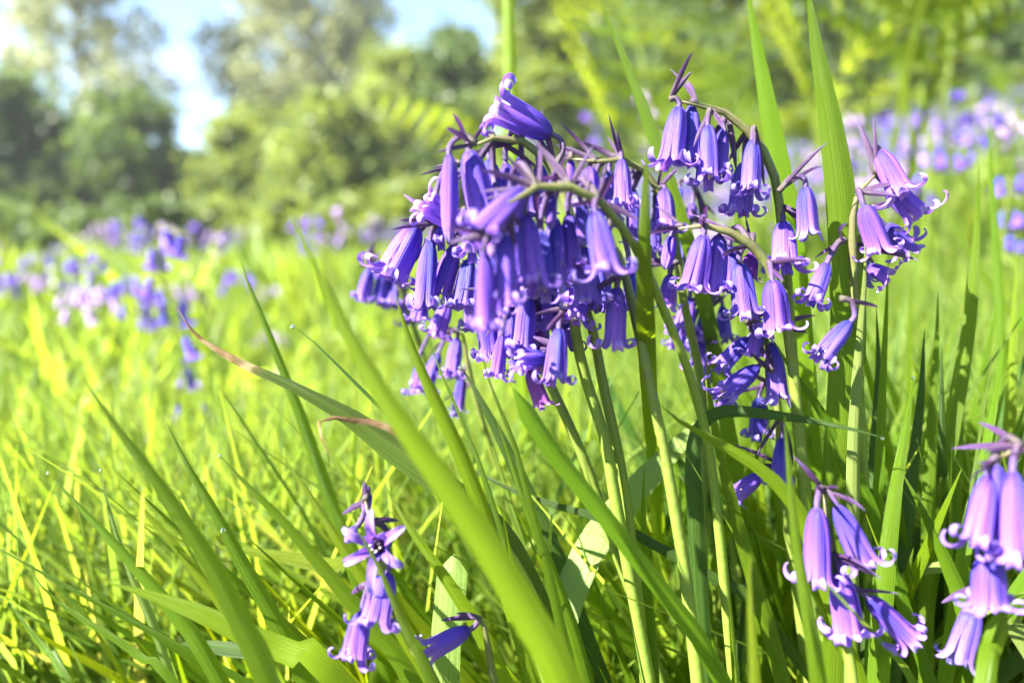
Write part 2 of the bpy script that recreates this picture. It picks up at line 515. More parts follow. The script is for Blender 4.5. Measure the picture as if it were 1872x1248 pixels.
HB('b9', 'broad soft leaf slanting down from mid left to the lower edge', [(152, 692), (205, 768), (270, 855), (335, 945), (400, 1050), (450, 1150), (500, 1255)], 52, .132, .13, 'leaf', roll=.45, fold=.55, tip=.6)
HB('b10', 'narrow leaf with a bent crease above the hanging dewdrop', [(305, 772), (340, 845), (375, 905), (410, 965), (450, 1040), (500, 1125), (560, 1245)], 30, .165, .165, 'leaf', roll=.3, fold=.5)
HB('b11', 'long narrow leaf starting at a dewdrop over the left grass', [(402, 832), (450, 885), (510, 945), (570, 1015), (630, 1085), (700, 1170), (760, 1260)], 30, .16, .16, 'leaf', roll=-.2, fold=.5)
HB('b12', 'slim leaf tipped with dew crossing the lower left grass', [(88, 862), (130, 910), (190, 972), (260, 1050), (320, 1120), (400, 1240)], 27, .165, .16, 'leaf', fold=.5)
HB('b13', 'thin upright pale blade with a dewdrop, lower left', [(184, 858), (192, 900), (212, 970), (245, 1060), (280, 1140), (318, 1250)], 18, .17, .17, 'leaf_pale', name=G)
HB('b14', 'yellow green blade running under the broad soft left leaf', [(210, 882), (255, 925), (310, 985), (370, 1060), (420, 1120), (470, 1220)], 24, .18, .175, 'leaf_yellow', name=G)
HB('b15', 'flat lying leaf pointing left in the lower left corner grass', [(196, 1064), (250, 1080), (330, 1106), (410, 1140), (480, 1172), (540, 1196), (600, 1225)], 42, .15, .155, 'leaf_yellow', roll=.1, fold=.2, tip=.3)
HB('b16', 'thin curved blade at the far lower left', [(50, 1034), (75, 1070), (130, 1118), (200, 1160), (270, 1210), (330, 1260)], 18, .16, .16, 'leaf', name=G)
HB('b17', 'short blade rising from the lower left corner', [(14, 1094), (45, 1140), (85, 1190), (130, 1260)], 24, .155, .15, 'leaf', name=G)
HB('b18', 'level bright blade crossing behind the drop on the left', [(372, 996), (430, 1003), (520, 1018), (600, 1036), (690, 1062)], 26, .19, .19, 'leaf_yellow', roll=.1, fold=.2, tip=.25)
HB('b19', 'hair thin blade ending in a drop left of the clump', [(535, 594), (560, 612), (610, 660), (665, 715), (720, 770), (790, 850)], 13, .165, .165, 'leaf_dark', name=G, fold=.8)
HB('b20', 'soft dark leaf leaning left behind the withered leaf', [(438, 472), (455, 520), (480, 580), (515, 670), (545, 745), (575, 830), (620, 960)], 22, .20, .20, 'leaf', fold=.5)
HB('b21', 'bright narrow leaf rising to the lowest left bells', [(722, 536), (738, 590), (765, 665), (800, 740), (835, 815), (870, 900), (905, 1010)], 26, .155, .16, 'leaf_yellow', roll=.2, fold=.5, tip=.25)
HB('b22', 'needle thin blade beside the bright leaf under the left bells', [(776, 586), (784, 620), (806, 680), (835, 745), (865, 820), (900, 920)], 12, .165, .165, 'leaf', name=G)
HB('b23', 'curled leaf with a hooked withered brown tip', [(606, 838, .15), (594, 815, .15), (582, 790, .15), (584, 768, .152), (606, 762, .154), (650, 768, .158), (700, 775, .16), (760, 815, .162), (830, 890, .165), (900, 1000, .165)], 24, .158, .162, 'leaf_curl', roll=.7, fold=.6, tip=.35, n=60)
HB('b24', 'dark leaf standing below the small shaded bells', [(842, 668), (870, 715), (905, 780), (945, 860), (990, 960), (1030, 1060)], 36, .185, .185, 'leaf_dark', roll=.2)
HB('b25', 'fine tipped blade before the hanging dark bells', [(880, 640), (892, 690), (915, 750), (940, 810), (958, 880), (985, 980), (1020, 1120)], 18, .155, .16, 'leaf', name=G)
HB('b26', 'wide pale leaf bent across the stems with stem shadows on it', [(1310, 742), (1262, 790), (1200, 855), (1140, 922), (1090, 985), (1058, 1045), (1035, 1110), (1012, 1200)], 50, .20, .178, 'leaf_pale', roll=.05, fold=.12, tip=.28)
HB('b27', 'thick blunt ended leaf slanting before the flower stems', [(936, 706), (970, 762), (1012, 825), (1060, 885), (1110, 947), (1170, 1025), (1240, 1115), (1320, 1240)], 30, .146, .15, 'leaf', roll=.3, fold=.7, blunt=True)
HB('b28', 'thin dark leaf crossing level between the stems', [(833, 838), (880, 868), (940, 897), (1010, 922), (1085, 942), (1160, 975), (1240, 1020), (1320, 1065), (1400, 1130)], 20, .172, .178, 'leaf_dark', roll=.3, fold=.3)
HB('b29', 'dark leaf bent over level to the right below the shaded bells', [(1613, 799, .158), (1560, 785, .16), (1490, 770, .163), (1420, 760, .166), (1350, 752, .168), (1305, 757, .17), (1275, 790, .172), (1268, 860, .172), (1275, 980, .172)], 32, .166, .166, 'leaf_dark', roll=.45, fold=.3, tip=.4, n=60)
HB('b30', 'bright yellow leaf falling right from the central stems', [(1205, 738), (1235, 765), (1290, 796), (1350, 830), (1410, 872), (1460, 935), (1500, 1040)], 27, .15, .155, 'leaf_yellow', roll=.25, fold=.35, tip=.3)
HB('b31', 'soft upright leaf close to the lens left of the lower right bells', [(1434, 758), (1440, 830), (1448, 920), (1462, 1030), (1480, 1130), (1498, 1250)], 32, .135, .132, 'leaf', roll=.3, fold=.6, tip=.5)
HB('b32', 'pale pointed blade beside the tall broad dark leaf', [(1581, 430), (1582, 500), (1575, 600), (1568, 700), (1562, 830), (1560, 1000)], 24, .165, .168, 'leaf_pale', roll=.5, fold=.5, tip=.35)
HB('b33', 'tapering leaf right of the shaded bells pointing straight up', [(1669, 690), (1660, 760), (1642, 860), (1628, 960), (1615, 1080), (1605, 1240)], 34, .165, .165, 'leaf', roll=-.2, fold=.5)
HB('b34', 'leaf leaning right with an inrolled tip above the lower right bells', [(1648, 862), (1670, 900), (1705, 970), (1740, 1050), (1775, 1150)], 36, .172, .17, 'leaf', roll=.3, fold=.5)
HB('b35', 'straight slim leaf on the right beside two taller ones', [(1715, 530), (1712, 640), (1703, 780), (1698, 920), (1695, 1100)], 22, .185, .185, 'leaf', roll=.2)
HB('b36', 'tall lean leaf tilting right over the right hand grass', [(1790, 300), (1785, 420), (1775, 560), (1750, 720), (1722, 870), (1700, 1040)], 28, .19, .19, 'leaf', roll=-.3, fold=.5)
HB('b37', 'slim tall blade near the right edge', [(1808, 205), (1812, 320), (1820, 430), (1828, 560), (1832, 760)], 17, .25, .25, 'leaf', name=G)
HB('b38', 'arching blade entering from the right edge', [(1700, 330), (1740, 400), (1790, 490), (1850, 570), (1905, 640)], 16, .28, .26, 'leaf', name=G)
HB('b39', 'blurred bright blade tip at the lower edge right of centre', [(1372, 1008), (1370, 1060), (1372, 1130), (1380, 1250)], 34, .125, .12, 'leaf_yellow', roll=.2, tip=.5)
HB('b40', 'straight blade at the lower edge between the flower stems', [(1178, 845), (1176, 930), (1180, 1030), (1186, 1130), (1192, 1250)], 30, .178, .175, 'leaf', roll=.2, tip=.6)
HB('b41', 'rounded leaf sheath standing on the lower right edge', [(1840, 1100), (1826, 1150), (1810, 1200), (1800, 1260)], 30, .138, .135, 'leaf', blunt=True, fold=.8)
HB('b42', 'leaf arching left over dark gaps below the lower right bells', [(1585, 1110), (1620, 1070), (1670, 1045), (1730, 1035), (1790, 1060), (1840, 1120)], 30, .185, .18, 'leaf_pale', roll=.4, fold=.3, tip=.35)
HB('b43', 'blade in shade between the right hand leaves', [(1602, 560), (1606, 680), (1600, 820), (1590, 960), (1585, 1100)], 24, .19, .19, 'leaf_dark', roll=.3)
HB('b44', 'yellow blade seen edge on through the right hand leaves', [(1660, 752), (1720, 772), (1790, 800), (1860, 830), (1920, 870)], 12, .22, .22, 'leaf_yellow', name=G)
HB('b45', 'translucent leaf above the two lowest left bells', [(700, 880), (745, 960), (800, 1035), (850, 1110), (900, 1200)], 30, .168, .165, 'leaf_yellow', roll=.2)
HB('b46', 'wide pale leaf stump in the lower middle shaded by a grass blade', [(830, 1012), (826, 1060), (820, 1120), (814, 1190), (812, 1260)], 50, .185, .18, 'leaf_pale', roll=.1, fold=.15, blunt=True)
HB('b47', 'dark leaf passing in front of the lowest left bells', [(640, 945), (690, 1030), (720, 1100), (745, 1160), (790, 1250)], 24, .142, .14, 'leaf', roll=.3)
HB('b48', 'pencil like dark leaf lying level at the lower left', [(310, 1180), (360, 1178), (430, 1186), (500, 1196), (560, 1215)], 24, .185, .185, 'leaf_dark', fold=.8, tip=.12)
HB('b49', 'slanted leaf in the left middle with bright translucent body', [(515, 830), (560, 895), (610, 975), (670, 1065), (730, 1150), (790, 1250)], 28, .178, .175, 'leaf_yellow', roll=.2, fold=.4)
HB('b50', 'blade tipped with dew in the left middle', [(545, 760), (570, 820), (590, 880), (620, 950), (660, 1040)], 22, .19, .19, 'leaf', name=G)
HB('b51', 'long leaf slanting below the withered leaf', [(760, 800), (820, 880), (880, 965), (930, 1050), (985, 1150), (1030, 1250)], 32, .172, .17, 'leaf_dark', roll=.25, fold=.4)
HB('b52', 'slender leaf left of the blunt ended leaf', [(905, 760), (930, 830), (960, 920), (1000, 1020), (1040, 1130), (1075, 1250)], 24, .165, .165, 'leaf', fold=.5)
HB('b53', 'leaf rising right of the central stems', [(1290, 640), (1300, 740), (1322, 850), (1350, 960), (1385, 1080), (1420, 1200)], 27, .18, .175, 'leaf', fold=.45)
HB('b54', 'narrow leaf slanting from a dewdrop below the right bells', [(1412, 618), (1440, 665), (1490, 735), (1530, 800), (1575, 890), (1620, 1010)], 22, .172, .175, 'leaf', fold=.4, tip=.3)
HB('b55', 'narrow shaded leaf behind the lower right bells', [(1755, 640), (1745, 760), (1720, 880), (1690, 1010), (1670, 1140)], 30, .2, .2, 'leaf_dark', roll=.2)

HB('b56', 'straight leaf just right of the bluebell with bells facing right', [(1624, 470), (1620, 580), (1614, 700), (1608, 850), (1600, 1020)], 18, .178, .178, 'leaf', roll=.2)
HB('b57', 'upright leaf between the two tallest right hand leaves', [(1768, 500), (1764, 620), (1752, 760), (1745, 900), (1742, 1080)], 24, .20, .198, 'leaf', roll=.3)
HB('b58', 'leaf standing at the right edge above the pink stem', [(1858, 470), (1854, 580), (1850, 700), (1842, 840), (1835, 1000)], 22, .21, .205, 'leaf_yellow', roll=.2)
HB('b59', 'pale edged leaf left of the pink arched stem', [(1836, 620), (1818, 740), (1795, 850), (1770, 960), (1750, 1090)], 24, .18, .178, 'leaf', roll=-.3)
HB('b60', 'dark leaf foot beside the four fat lilac bells', [(1690, 600), (1684, 720), (1668, 860), (1652, 1000), (1640, 1150)], 26, .188, .186, 'leaf_dark', roll=.2)

# ------------------------------------------------------------------ bluebells
# petal in unit space: bell axis +z, base z=0, mouth about z=0.9
def petal_mesh(name, kind, seed, mat):
    rng = np.random.RandomState(seed)
    outer = seed % 2
    rs = 1.035 if outer else 0.985
    if kind == 'bud':
        zz = np.array([0, .03, .08, .16, .3, .5, .68, .82, .92, .98, 1.0])
        rr = np.array([.05, .085, .115, .145, .162, .168, .160, .135, .095, .05, .012])
        prof = np.stack([rr, zz], 1); ang = None
    else:
        flare = {'open': 1.0, 'tight': 0.55, 'wide': 1.5, 'star': 2.6}[kind]
        zz = np.array([0, .025, .07, .15, .27, .42, .60, .76, .88])
        rr = np.array([.045, .075, .102, .132, .157, .170, .173, .174, .178 + .006 * flare])
        prof = np.stack([rr, zz], 1)
        th = 0.05 + 0.12 * flare
        turns = {'open': rng.uniform(3.4, 7.2), 'star': rng.uniform(1.5, 2.4), 'tight': rng.uniform(0.6, 3.4), 'wide': rng.uniform(2.4, 4.2)}[kind]
        L = {'open': .42, 'tight': .24, 'wide': .46, 'star': .62}[kind] * rng.uniform(.82, 1.2)
        m = 17
        p = prof[-1].copy(); ex = []
        for i in range(m):
            s = (i + 0.5) / m
            th_i = th + turns * (s ** 1.25)
            p = p + np.array([math.sin(th_i), math.cos(th_i)]) * L / m
            ex.append(p.copy())
        prof = np.vstack([prof, ex])
    n = len(prof)
    tang = np.gradient(prof, axis=0); tang /= np.linalg.norm(tang, axis=1)[:, None]
    arc = np.concatenate([[0], np.cumsum(np.linalg.norm(np.diff(prof, axis=0), axis=1))]); arc /= arc[-1]
    across = 7
    V, UV = [], []
    ntube = 9
    skew = rng.uniform(-.12, .12)
    for i in range(n):
        r, z = prof[i]
        nr, nz_ = tang[i][1], -tang[i][0]
        r *= rs
        if kind == 'bud':
            half = r * 0.57; Rc = max(r, 1e-3); f = 0
        else:
            f = max(0.0, (i - ntube + 1) / (n - ntube))
            base_half = (prof[min(i, ntube - 1)][0]) * (0.62 if i < 5 else 0.62 - 0.035 * min(i - 4, 4))
            half = base_half * (1 - 0.15 * f) * (1.0 if f < .55 else math.sqrt(max(0.02, 1 - ((f - .55) / .47) ** 2)))
            Rc = prof[min(i, ntube - 1)][0] * (1 + 6 * f)
        for k in range(across):
            q = -1 + 2 * k / (across - 1)
            a = q * half / Rc
            lat = Rc * math.sin(a) + skew * f * 0.12
            dep = Rc * (1 - math.cos(a))
            rib = 0.015 * math.cos(q * math.pi * 1.0) * (0.3 + 0.7 * min(1, i / 4)) * (1 if kind != 'bud' else .6)
            o = -dep + rib
            V.append((r + nr * o, lat, z + nz_ * o))
            UV.append((k / (across - 1), arc[i]))
    F = []
    for i in range(n - 1):
        for k in range(across - 1):
            b = i * across + k
            F.append((b, b + 1, b + 1 + across, b + across))
    return make_mesh(name, V, F, UV, [mat])

PET = {}
for kind in ('bud', 'open', 'tight', 'wide', 'star'):
    for mk in ('petal', 'petal_blue', 'petal_old'):
        PET[kind, mk] = [petal_mesh('petal_' + kind, kind, s, M[mk]) for s in range(10)]

def flower_core():
    """receptacle and six cream anthers, unit space"""
    V, F, UV, MI = [], [], [], []
    v, f, u = tube(np.array([[0, 0, -.03], [0, 0, 0.0], [0, 0, .05], [0, 0, .16], [0, 0, .40]]), [.03, .055, .075, .05, .012], 8)
    V += list(v); F += f; UV += list(u); MI += [0] * len(f)
    for k in range(6):
        a = k * math.pi / 3 + .2
        r = .09
        c = np.array([math.cos(a) * r, math.sin(a) * r, .76 + .06 * (k % 2)])
        v, f, u = tube(np.array([c + [0, 0, -.07], c + [0, 0, -.03], c + [0, 0, .04], c + [0, 0, .075]]), [.012, .024, .022, .006], 6)
        o = len(V)
        V += list(v); F += [tuple(i + o for i in g) for g in f]; UV += list(u); MI += [1] * len(f)
    return make_mesh('flower', V, F, UV, [M['stalk'], M['anther']], mat_index=MI)
CORE = flower_core()

rnd = random.Random(11)

def bract_verts(S, d, length, width, bend):
    d = unit(d)
    side = unit(np.cross(d, unit(S - CAM)) + 0.3 * np.array([rnd.uniform(-1, 1), rnd.uniform(-1, 1), rnd.uniform(-1, 1)]))
    nrm = unit(np.cross(side, d))
    V, UV = [], []
    n = 9
    p = np.array(S, float); dirv = d.copy()
    for i in range(n):
        s = i / (n - 1)
        w = width * 0.5 * (math.sin(math.pi * min(1, .18 + s * .82)) ** .8) + 1e-5
        for q in (-1, 0, 1):
            V.append(p + side * q * w + nrm * (abs(q) * w * .6)); UV.append(((q + 1) / 2, s))
        dirv = unit(dirv + nrm * bend / n + np.array([0, 0, -0.06 * s]))
        p = p + dirv * length / (n - 1)
    F = []
    for i in range(n - 1):
        for k in range(2):
            b = i * 3 + k
            F.append((b, b + 1, b + 4, b + 3))
    return np.array(V), F, UV

def build_flower(plant, porig, stem_path, spec):
    x0, y0, x1, y1, wpx, d0 = spec[:6]
    opt = spec[6] if len(spec) > 6 else {}
    kind = opt.get('k', 'open')
    d1 = d0 + opt.get('dm', rnd.uniform(-.0025, .0015))
    B = P(x0, y0, d0); E = P(x1, y1, d1)
    ax = unit(E - B)
    L = np.linalg.norm(E - B) * (1.0 if kind == 'bud' else 1.13)
    Lpx_w = .93 * wpx / FPX * d0 * rnd.uniform(.92, 1.07)
    sxy = Lpx_w / (2 * .176)
    sxy = min(max(sxy, L * .62), L * 1.7) if 'free' not in opt else sxy
    z = Vector(ax)
    xx = z.orthogonal().normalized(); yy = z.cross(xx)
    rot = Matrix((xx, yy, z)).transposed().to_4x4()
    rot = rot @ Matrix.Rotation(opt.get('spin', rnd.uniform(0, 6.28)), 4, 'Z')
    Mw = Matrix.Translation(Vector(B)) @ rot @ Matrix.Diagonal((sxy, sxy, L, 1))
    Ml = Matrix.Translation(-Vector(porig)) @ Mw
    fl = link('flower', CORE, plant, Ml)
    inv = np.array(Mw.inverted())
    mk = opt.get('m', 'petal_blue' if rnd.random() < .3 else 'petal')
    off = rnd.randrange(10)
    for k in range(6):
        cand = PET[kind, mk]
        idx = ((off + rnd.randrange(5)) * 2 + (k % 2)) % 10
        mt = Matrix.Rotation(k * math.pi / 3 + rnd.uniform(-.08, .08), 4, 'Z') @ Matrix.Rotation(rnd.uniform(-.012, .05) if kind != 'bud' else 0, 4, 'Y') @ Matrix.Diagonal((1, 1, rnd.uniform(.95, 1.05) if kind != 'bud' else 1, 1))
        link('petal', cand[idx], fl, mt)
    # stalk from the stem to the bell
    if opt.get('stalk', True):
        up = stem_path[int(len(stem_path) * .45):]
        tgt = B + np.array([0, 0, .004])
        S = up[np.argmin(np.linalg.norm(up - tgt, axis=1))]
        if 'at' in opt:
            S = P(*opt['at'], d0)
        dist = np.linalg.norm(S - B)
        pth = catmull([S, S * .45 + B * .55 - ax * dist * .35 + np.array([0, 0, .12 * dist]), B - ax * min(.003, .3 * dist), B + ax * .0006], 9)
        v, f, u = tube(pth, np.linspace(.00075, .0006, 9), 6)
        vl = (inv @ np.c_[v, np.ones(len(v))].T).T[:, :3]
        link('flower_stalk', make_mesh('flower_stalk', vl, f, u, [M['stalk']]), fl)
        nb = opt.get('b', 2)
        for j in range(nb):
            od = unit(B - S + np.array([0, 0, .002])) + np.array([rnd.uniform(-.7, .7), rnd.uniform(-.3, .3), rnd.uniform(-.1, .8)])
            v, f, u = bract_verts(S, od, rnd.uniform(.007, .014) * opt.get('bl', 1), rnd.uniform(.0008, .0015), rnd.uniform(-1.2, 1.6))
            vl = (inv @ np.c_[v, np.ones(len(v))].T).T[:, :3]
            link('bract', make_mesh('bract', vl, f, u, [M['bract']]), fl)
    return fl

def bluebell(label, stem_px, flowers, r0=.0019, r1=.0009, d_end=None, drops=()):
    """stem_px: (x, y, depth) from low to the drooping tip"""
    pts = [P(*p) for p in stem_px]
    full = to_ground(pts[::-1])[::-1]
    path = catmull(full, 46)
    base = full[0]
    plant = empty('bluebell', base)
    tag(plant, label, 'bluebell', 'bluebells in flower close to the lens')
    n = len(path)
    t = np.linspace(0, 1, n)
    rad = r0 + (r1 - r0) * np.clip((t - .35) / .65, 0, 1)
    rad[-3:] *= [.85, .6, .25]
    v, f, u = tube(path, rad, 9, .05)
    link('stem', make_mesh('stem', v - base, f, u, [M['stem']]), plant)
    for s in flowers:
        build_flower(plant, base, path, s)
    return plant

W = dict
# A: rear arch of the main clump, topmost bell lying along it
bluebell('bluebell arching left atop the main clump, topmost bell lying along its stem',
 [(1160, 1100, .172), (1128, 930, .170), (1105, 800, .168), (1070, 690, .166), (1050, 590, .163), (1050, 500, .162), (1047, 434, .161), (1037, 372, .160), (1020, 325, .160), (1001, 293, .159), (974, 268, .158), (941, 254, .157), (906, 252, .156), (876, 261, .154), (858, 270, .153)],
 [(1008, 246, 912, 196, 54, .160, W(k='open', at=(1014, 305), dm=-.002, m='petal')),
  (822, 284, 821, 442, 32, .147, W(k='bud', m='petal', at=(872, 262))),
  (857, 276, 886, 392, 50, .151, W(k='open', m='petal')),
  (895, 292, 906, 378, 36, .163, W(m='petal_blue')),
  (954, 286, 962, 382, 38, .164, W(m='petal_blue')),
  (836, 408, 778, 372, 44, .165, W(k='open', dm=-.003, at=(868, 300))),
  (762, 414, 720, 496, 52, .170, W(k='open', m='petal', at=(800, 402))),
  (786, 440, 776, 548, 38, .167, W(k='open', m='petal_blue', at=(800, 410))),
  (832, 448, 802, 538, 38, .171, W(at=(850, 380))),
  (858, 474, 846, 556, 36, .170, W(m='petal_blue', at=(870, 400))),
  (905, 340, 915, 430, 34, .160, W(m='petal_blue')),
  (800, 372, 806, 440, 34, .172, W(at=(850, 300))),
  (870, 372, 862, 462, 36, .157, W(m='petal_blue', at=(880, 300))),
  (925, 300, 930, 390, 34, .168, W(m='petal')),
  (985, 300, 992, 380, 32, .167, W(k='tight', m='petal_blue')),
  (745, 440, 712, 505, 38, .178, W(k='open', m='petal', at=(790, 400))),
  ])
# B: nearest arch
bluebell('bluebell nearest the lens, its yellow green arch curving down among soft lilac bells',
 [(1330, 1130, .172), (1310, 930, .168), (1290, 790, .164), (1255, 668, .158), (1217, 575, .152), (1190, 510, .147), (1165, 458, .143), (1142, 425, .140), (1117, 387, .137), (1083, 358, .135), (1050, 344, .134), (1010, 340, .132), (970, 344, .131), (940, 364, .129), (920, 392, .128), (908, 428, .127)],
 [(958, 348, 880, 425, 48, .132, W(k='open', m='petal', dm=-.004)),
  (886, 462, 890, 586, 40, .126, W(k='open', m='petal')),
  (922, 430, 924, 548, 40, .129, W(k='open', m='petal')),
  (962, 392, 977, 512, 48, .134, W(k='open', m='petal')),
  (1013, 398, 1016, 512, 46, .145, W(k='open', m='petal_blue')),
  (1088, 388, 1108, 488, 46, .134, W(k='open', m='petal_blue')),
  (1066, 452, 1072, 545, 46, .150, W(m='petal_blue', at=(1075, 360))),
  (936, 360, 945, 450, 36, .142, W(m='petal_blue')),
  (944, 404, 950, 500, 38, .139, W(m='petal')),
  (905, 470, 908, 566, 38, .138, W(m='petal_blue')),
  (990, 424, 994, 530, 38, .141, W(m='petal_blue')),
  (1040, 392, 1046, 480, 36, .147, W(m='petal')),
  (1062, 370, 1070, 450, 32, .143, W(k='bud', m='petal_blue')),
  (1008, 356, 1006, 420, 26, .142, W(k='bud', m='petal')),
  ], r0=.0015, r1=.0007)
bluebell('bluebell on the thick yellow stem right of the main clump, one dusky bell hanging alone',
 [(1276, 1250, .160), (1253, 1051, .159), (1236, 946, .158), (1214, 823, .157), (1190, 710, .156), (1174, 635, .155), (1160, 575, .155), (1146, 515, .155), (1132, 470, .155), (1114, 430, .156), (1092, 420, .157), (1070, 440, .158)],
 [(1128, 525, 1124, 622, 44, .151, W(k='open', m='petal', at=(1140, 500))),
  (1040, 440, 1042, 540, 40, .160, W(m='petal_blue', at=(1075, 440))),
  (1092, 470, 1100, 560, 40, .164, W(m='petal_blue')),
  (1150, 480, 1160, 560, 34, .172, W(m='petal_blue'))], r0=.0019)
# lower bells hanging under the main clump
bluebell('bluebell with dark curled bells hanging at the bottom of the main clump',
 [(1168, 1120, .176), (1143, 911, .174), (1126, 810, .172), (1102, 700, .170), (1085, 610, .168), (1062, 545, .166), (1030, 505, .164), (990, 500, .163), (960, 515, .162), (940, 545, .161)],
 [(1062, 522, 1052, 586, 40, .160, W(k='open', m='petal')),
  (962, 540, 955, 632, 42, .160, W(k='open', m='petal_blue')),
  (1000, 500, 1002, 595, 38, .166, W(m='petal_blue')),
  (1022, 600, 1014, 690, 36, .153, W(k='open', m='petal_blue', at=(1040, 560))),
  (918, 612, 908, 682, 28, .158, W(k='open', m='petal')),
  (1000, 655, 944, 658, 36, .157, W(k='open', m='petal_blue', dm=-.003, at=(1030, 640))),
  (966, 672, 990, 736, 30, .164, W(k='tight', m='petal_old', at=(1000, 640))),
  (885, 560, 895, 640, 38, .168, W(k='open', m='petal')),
  (935, 470, 930, 560, 36, .165, W(m='petal_blue')),
  (930, 560, 926, 640, 36, .165, W(m='petal_blue')),
  (1030, 545, 1036, 630, 34, .168, W(m='petal_blue')),
  (985, 600, 980, 670, 32, .166, W(k='tight', m='petal_old')),
  (1075, 480, 1080, 560, 34, .172, W(m='petal_blue')),
  ], r0=.0021)
# yellow stem that passes behind
bluebell('bluebell on a pale yellow stem with half hidden bells behind the main clump',
 [(1170, 1130, .186), (1126, 1007, .184), (1073, 854, .182), (1040, 775, .181), (1007, 705, .180), (975, 640, .180), (945, 560, .180), (915, 500, .181), (880, 470, .182), (845, 480, .183)],
 [(818, 556, 797, 608, 34, .190, W(k='open', m='petal', at=(850, 500))),
  (770, 540, 765, 582, 28, .200, W(m='petal_blue', at=(840, 490))),
  (900, 520, 905, 600, 36, .184, W()),
  (860, 520, 868, 590, 34, .186, W(m='petal_blue')),
  (985, 560, 990, 640, 34, .184, W(m='petal_blue')),
  ])
# J small plant left, behind
bluebell('small blurred bluebell hanging below the left side of the main clump',
 [(960, 1010, .24), (925, 900, .232), (888, 790, .225), (860, 690, .220), (850, 630, .218), (842, 600, .217), (828, 606, .216)],
 [(836, 618, 826, 682, 27, .214, W(k='open', m='petal')),
  (802, 645, 778, 705, 25, .222, W(k='open', m='petal', at=(840, 605))),
  (845, 690, 838, 742, 20, .222, W(k='tight', m='petal_blue')),
  (765, 668, 762, 715, 22, .226, W(at=(830, 606))),
  (838, 735, 832, 760, 16, .224, W(k='tight', m='petal_blue')),
  ], r0=.0016, r1=.0007)
# K far left
bluebell('soft blue bluebell peeping out left of the main clump',
 [(840, 860, .27), (800, 740, .26), (770, 640, .25), (740, 550, .245), (715, 500, .242), (690, 484, .240), (672, 486, .240)],
 [(676, 492, 664, 540, 26, .240, W(k='open', m='petal_blue')),
  (700, 502, 694, 552, 26, .243, W(k='open', m='petal_blue')),
  (718, 508, 716, 556, 26, .246, W(k='open', m='petal_blue')),
  (742, 540, 748, 585, 26, .25, W(m='petal')),
  (690, 480, 706, 520, 26, .25, W(m='petal'))],
 r0=.0016, r1=.0007)
# D behind the centre
bluebell('bluebell arching behind the centre with a pale bell beside the upright leaf',
 [(1284, 1080, .196), (1284, 900, .195), (1284, 720, .194), (1267, 627, .192), (1247, 535, .190), (1235, 440, .188), (1215, 370, .187), (1180, 315, .185), (1150, 294, .184), (1120, 292, .183), (1080, 296, .183), (1044, 290, .183)],
 [(1044, 292, 1042, 342, 20, .188, W(k='bud', m='petal')),
  (1078, 306, 1076, 372, 34, .184, W(k='open', m='petal')),
  (1114, 314, 1112, 376, 22, .188, W(k='bud', m='petal_blue')),
  (1136, 292, 1141, 372, 32, .180, W(k='open', m='petal')),
  (1158, 346, 1157, 430, 24, .188, W(k='tight', m='petal_blue')),
  (1215, 346, 1216, 416, 34, .185, W(k='open', m='petal')),
  (1225, 502, 1222, 556, 28, .182, W(k='tight', m='petal', at=(1240, 480))),
  (1090, 330, 1095, 400, 34, .192, W(m='petal_blue', at=(1110, 295))),
  (1195, 400, 1192, 460, 30, .192, W(m='petal_blue'))], r1=.0008)
bluebell('bluebell with small unopened buds in the gap behind the top right bells',
 [(1300, 1000, .22), (1295, 760, .215), (1290, 560, .212), (1288, 420, .211), (1275, 350, .210), (1255, 322, .210), (1240, 330, .21)],
 [(1242, 344, 1240, 388, 18, .21, W(k='bud', m='petal_blue')),
  (1266, 372, 1260, 412, 22, .21, W(k='bud', m='petal')),
  (1286, 388, 1286, 414, 16, .212, W(k='bud', m='petal_blue')),
  (1254, 420, 1250, 480, 28, .205, W(m='petal_blue', at=(1285, 410)))], r1=.0007)
# C top right
bluebell('bluebell arching high at upper right with a row of hanging bells',
 [(1492, 1120, .190), (1475, 930, .186), (1455, 740, .182), (1445, 600, .178), (1438, 500, .175), (1430, 420, .172), (1421, 346, .170), (1412, 313, .170), (1392, 269, .169), (1368, 240, .169), (1335, 211, .168), (1300, 197, .168), (1260, 189, .168), (1224, 182, .167)],
 [(1241, 196, 1229, 286, 42, .167, W(k='wide', m='petal')),
  (1264, 194, 1262, 292, 36, .170, W(k='open', m='petal_blue')),
  (1294, 230, 1294, 326, 38, .167, W(k='open', m='petal_blue', at=(1300, 200))),
  (1322, 234, 1317, 312, 27, .171, W(k='open', m='petal', at=(1330, 208))),
  (1376, 256, 1372, 345, 38, .166, W(k='open', m='petal_blue', at=(1380, 232))),
  (1360, 298, 1354, 384, 42, .175, W(k='open', m='petal')),
  (1472, 342, 1478, 422, 36, .165, W(k='tight', m='petal_blue', at=(1424, 350), bl=1.6)),
  (1432, 406, 1436, 482, 42, .170, W(k='open', m='petal')),
  (1512, 482, 1486, 548, 34, .165, W(k='open', m='petal_blue', at=(1548, 440))),
  ], r1=.0009)
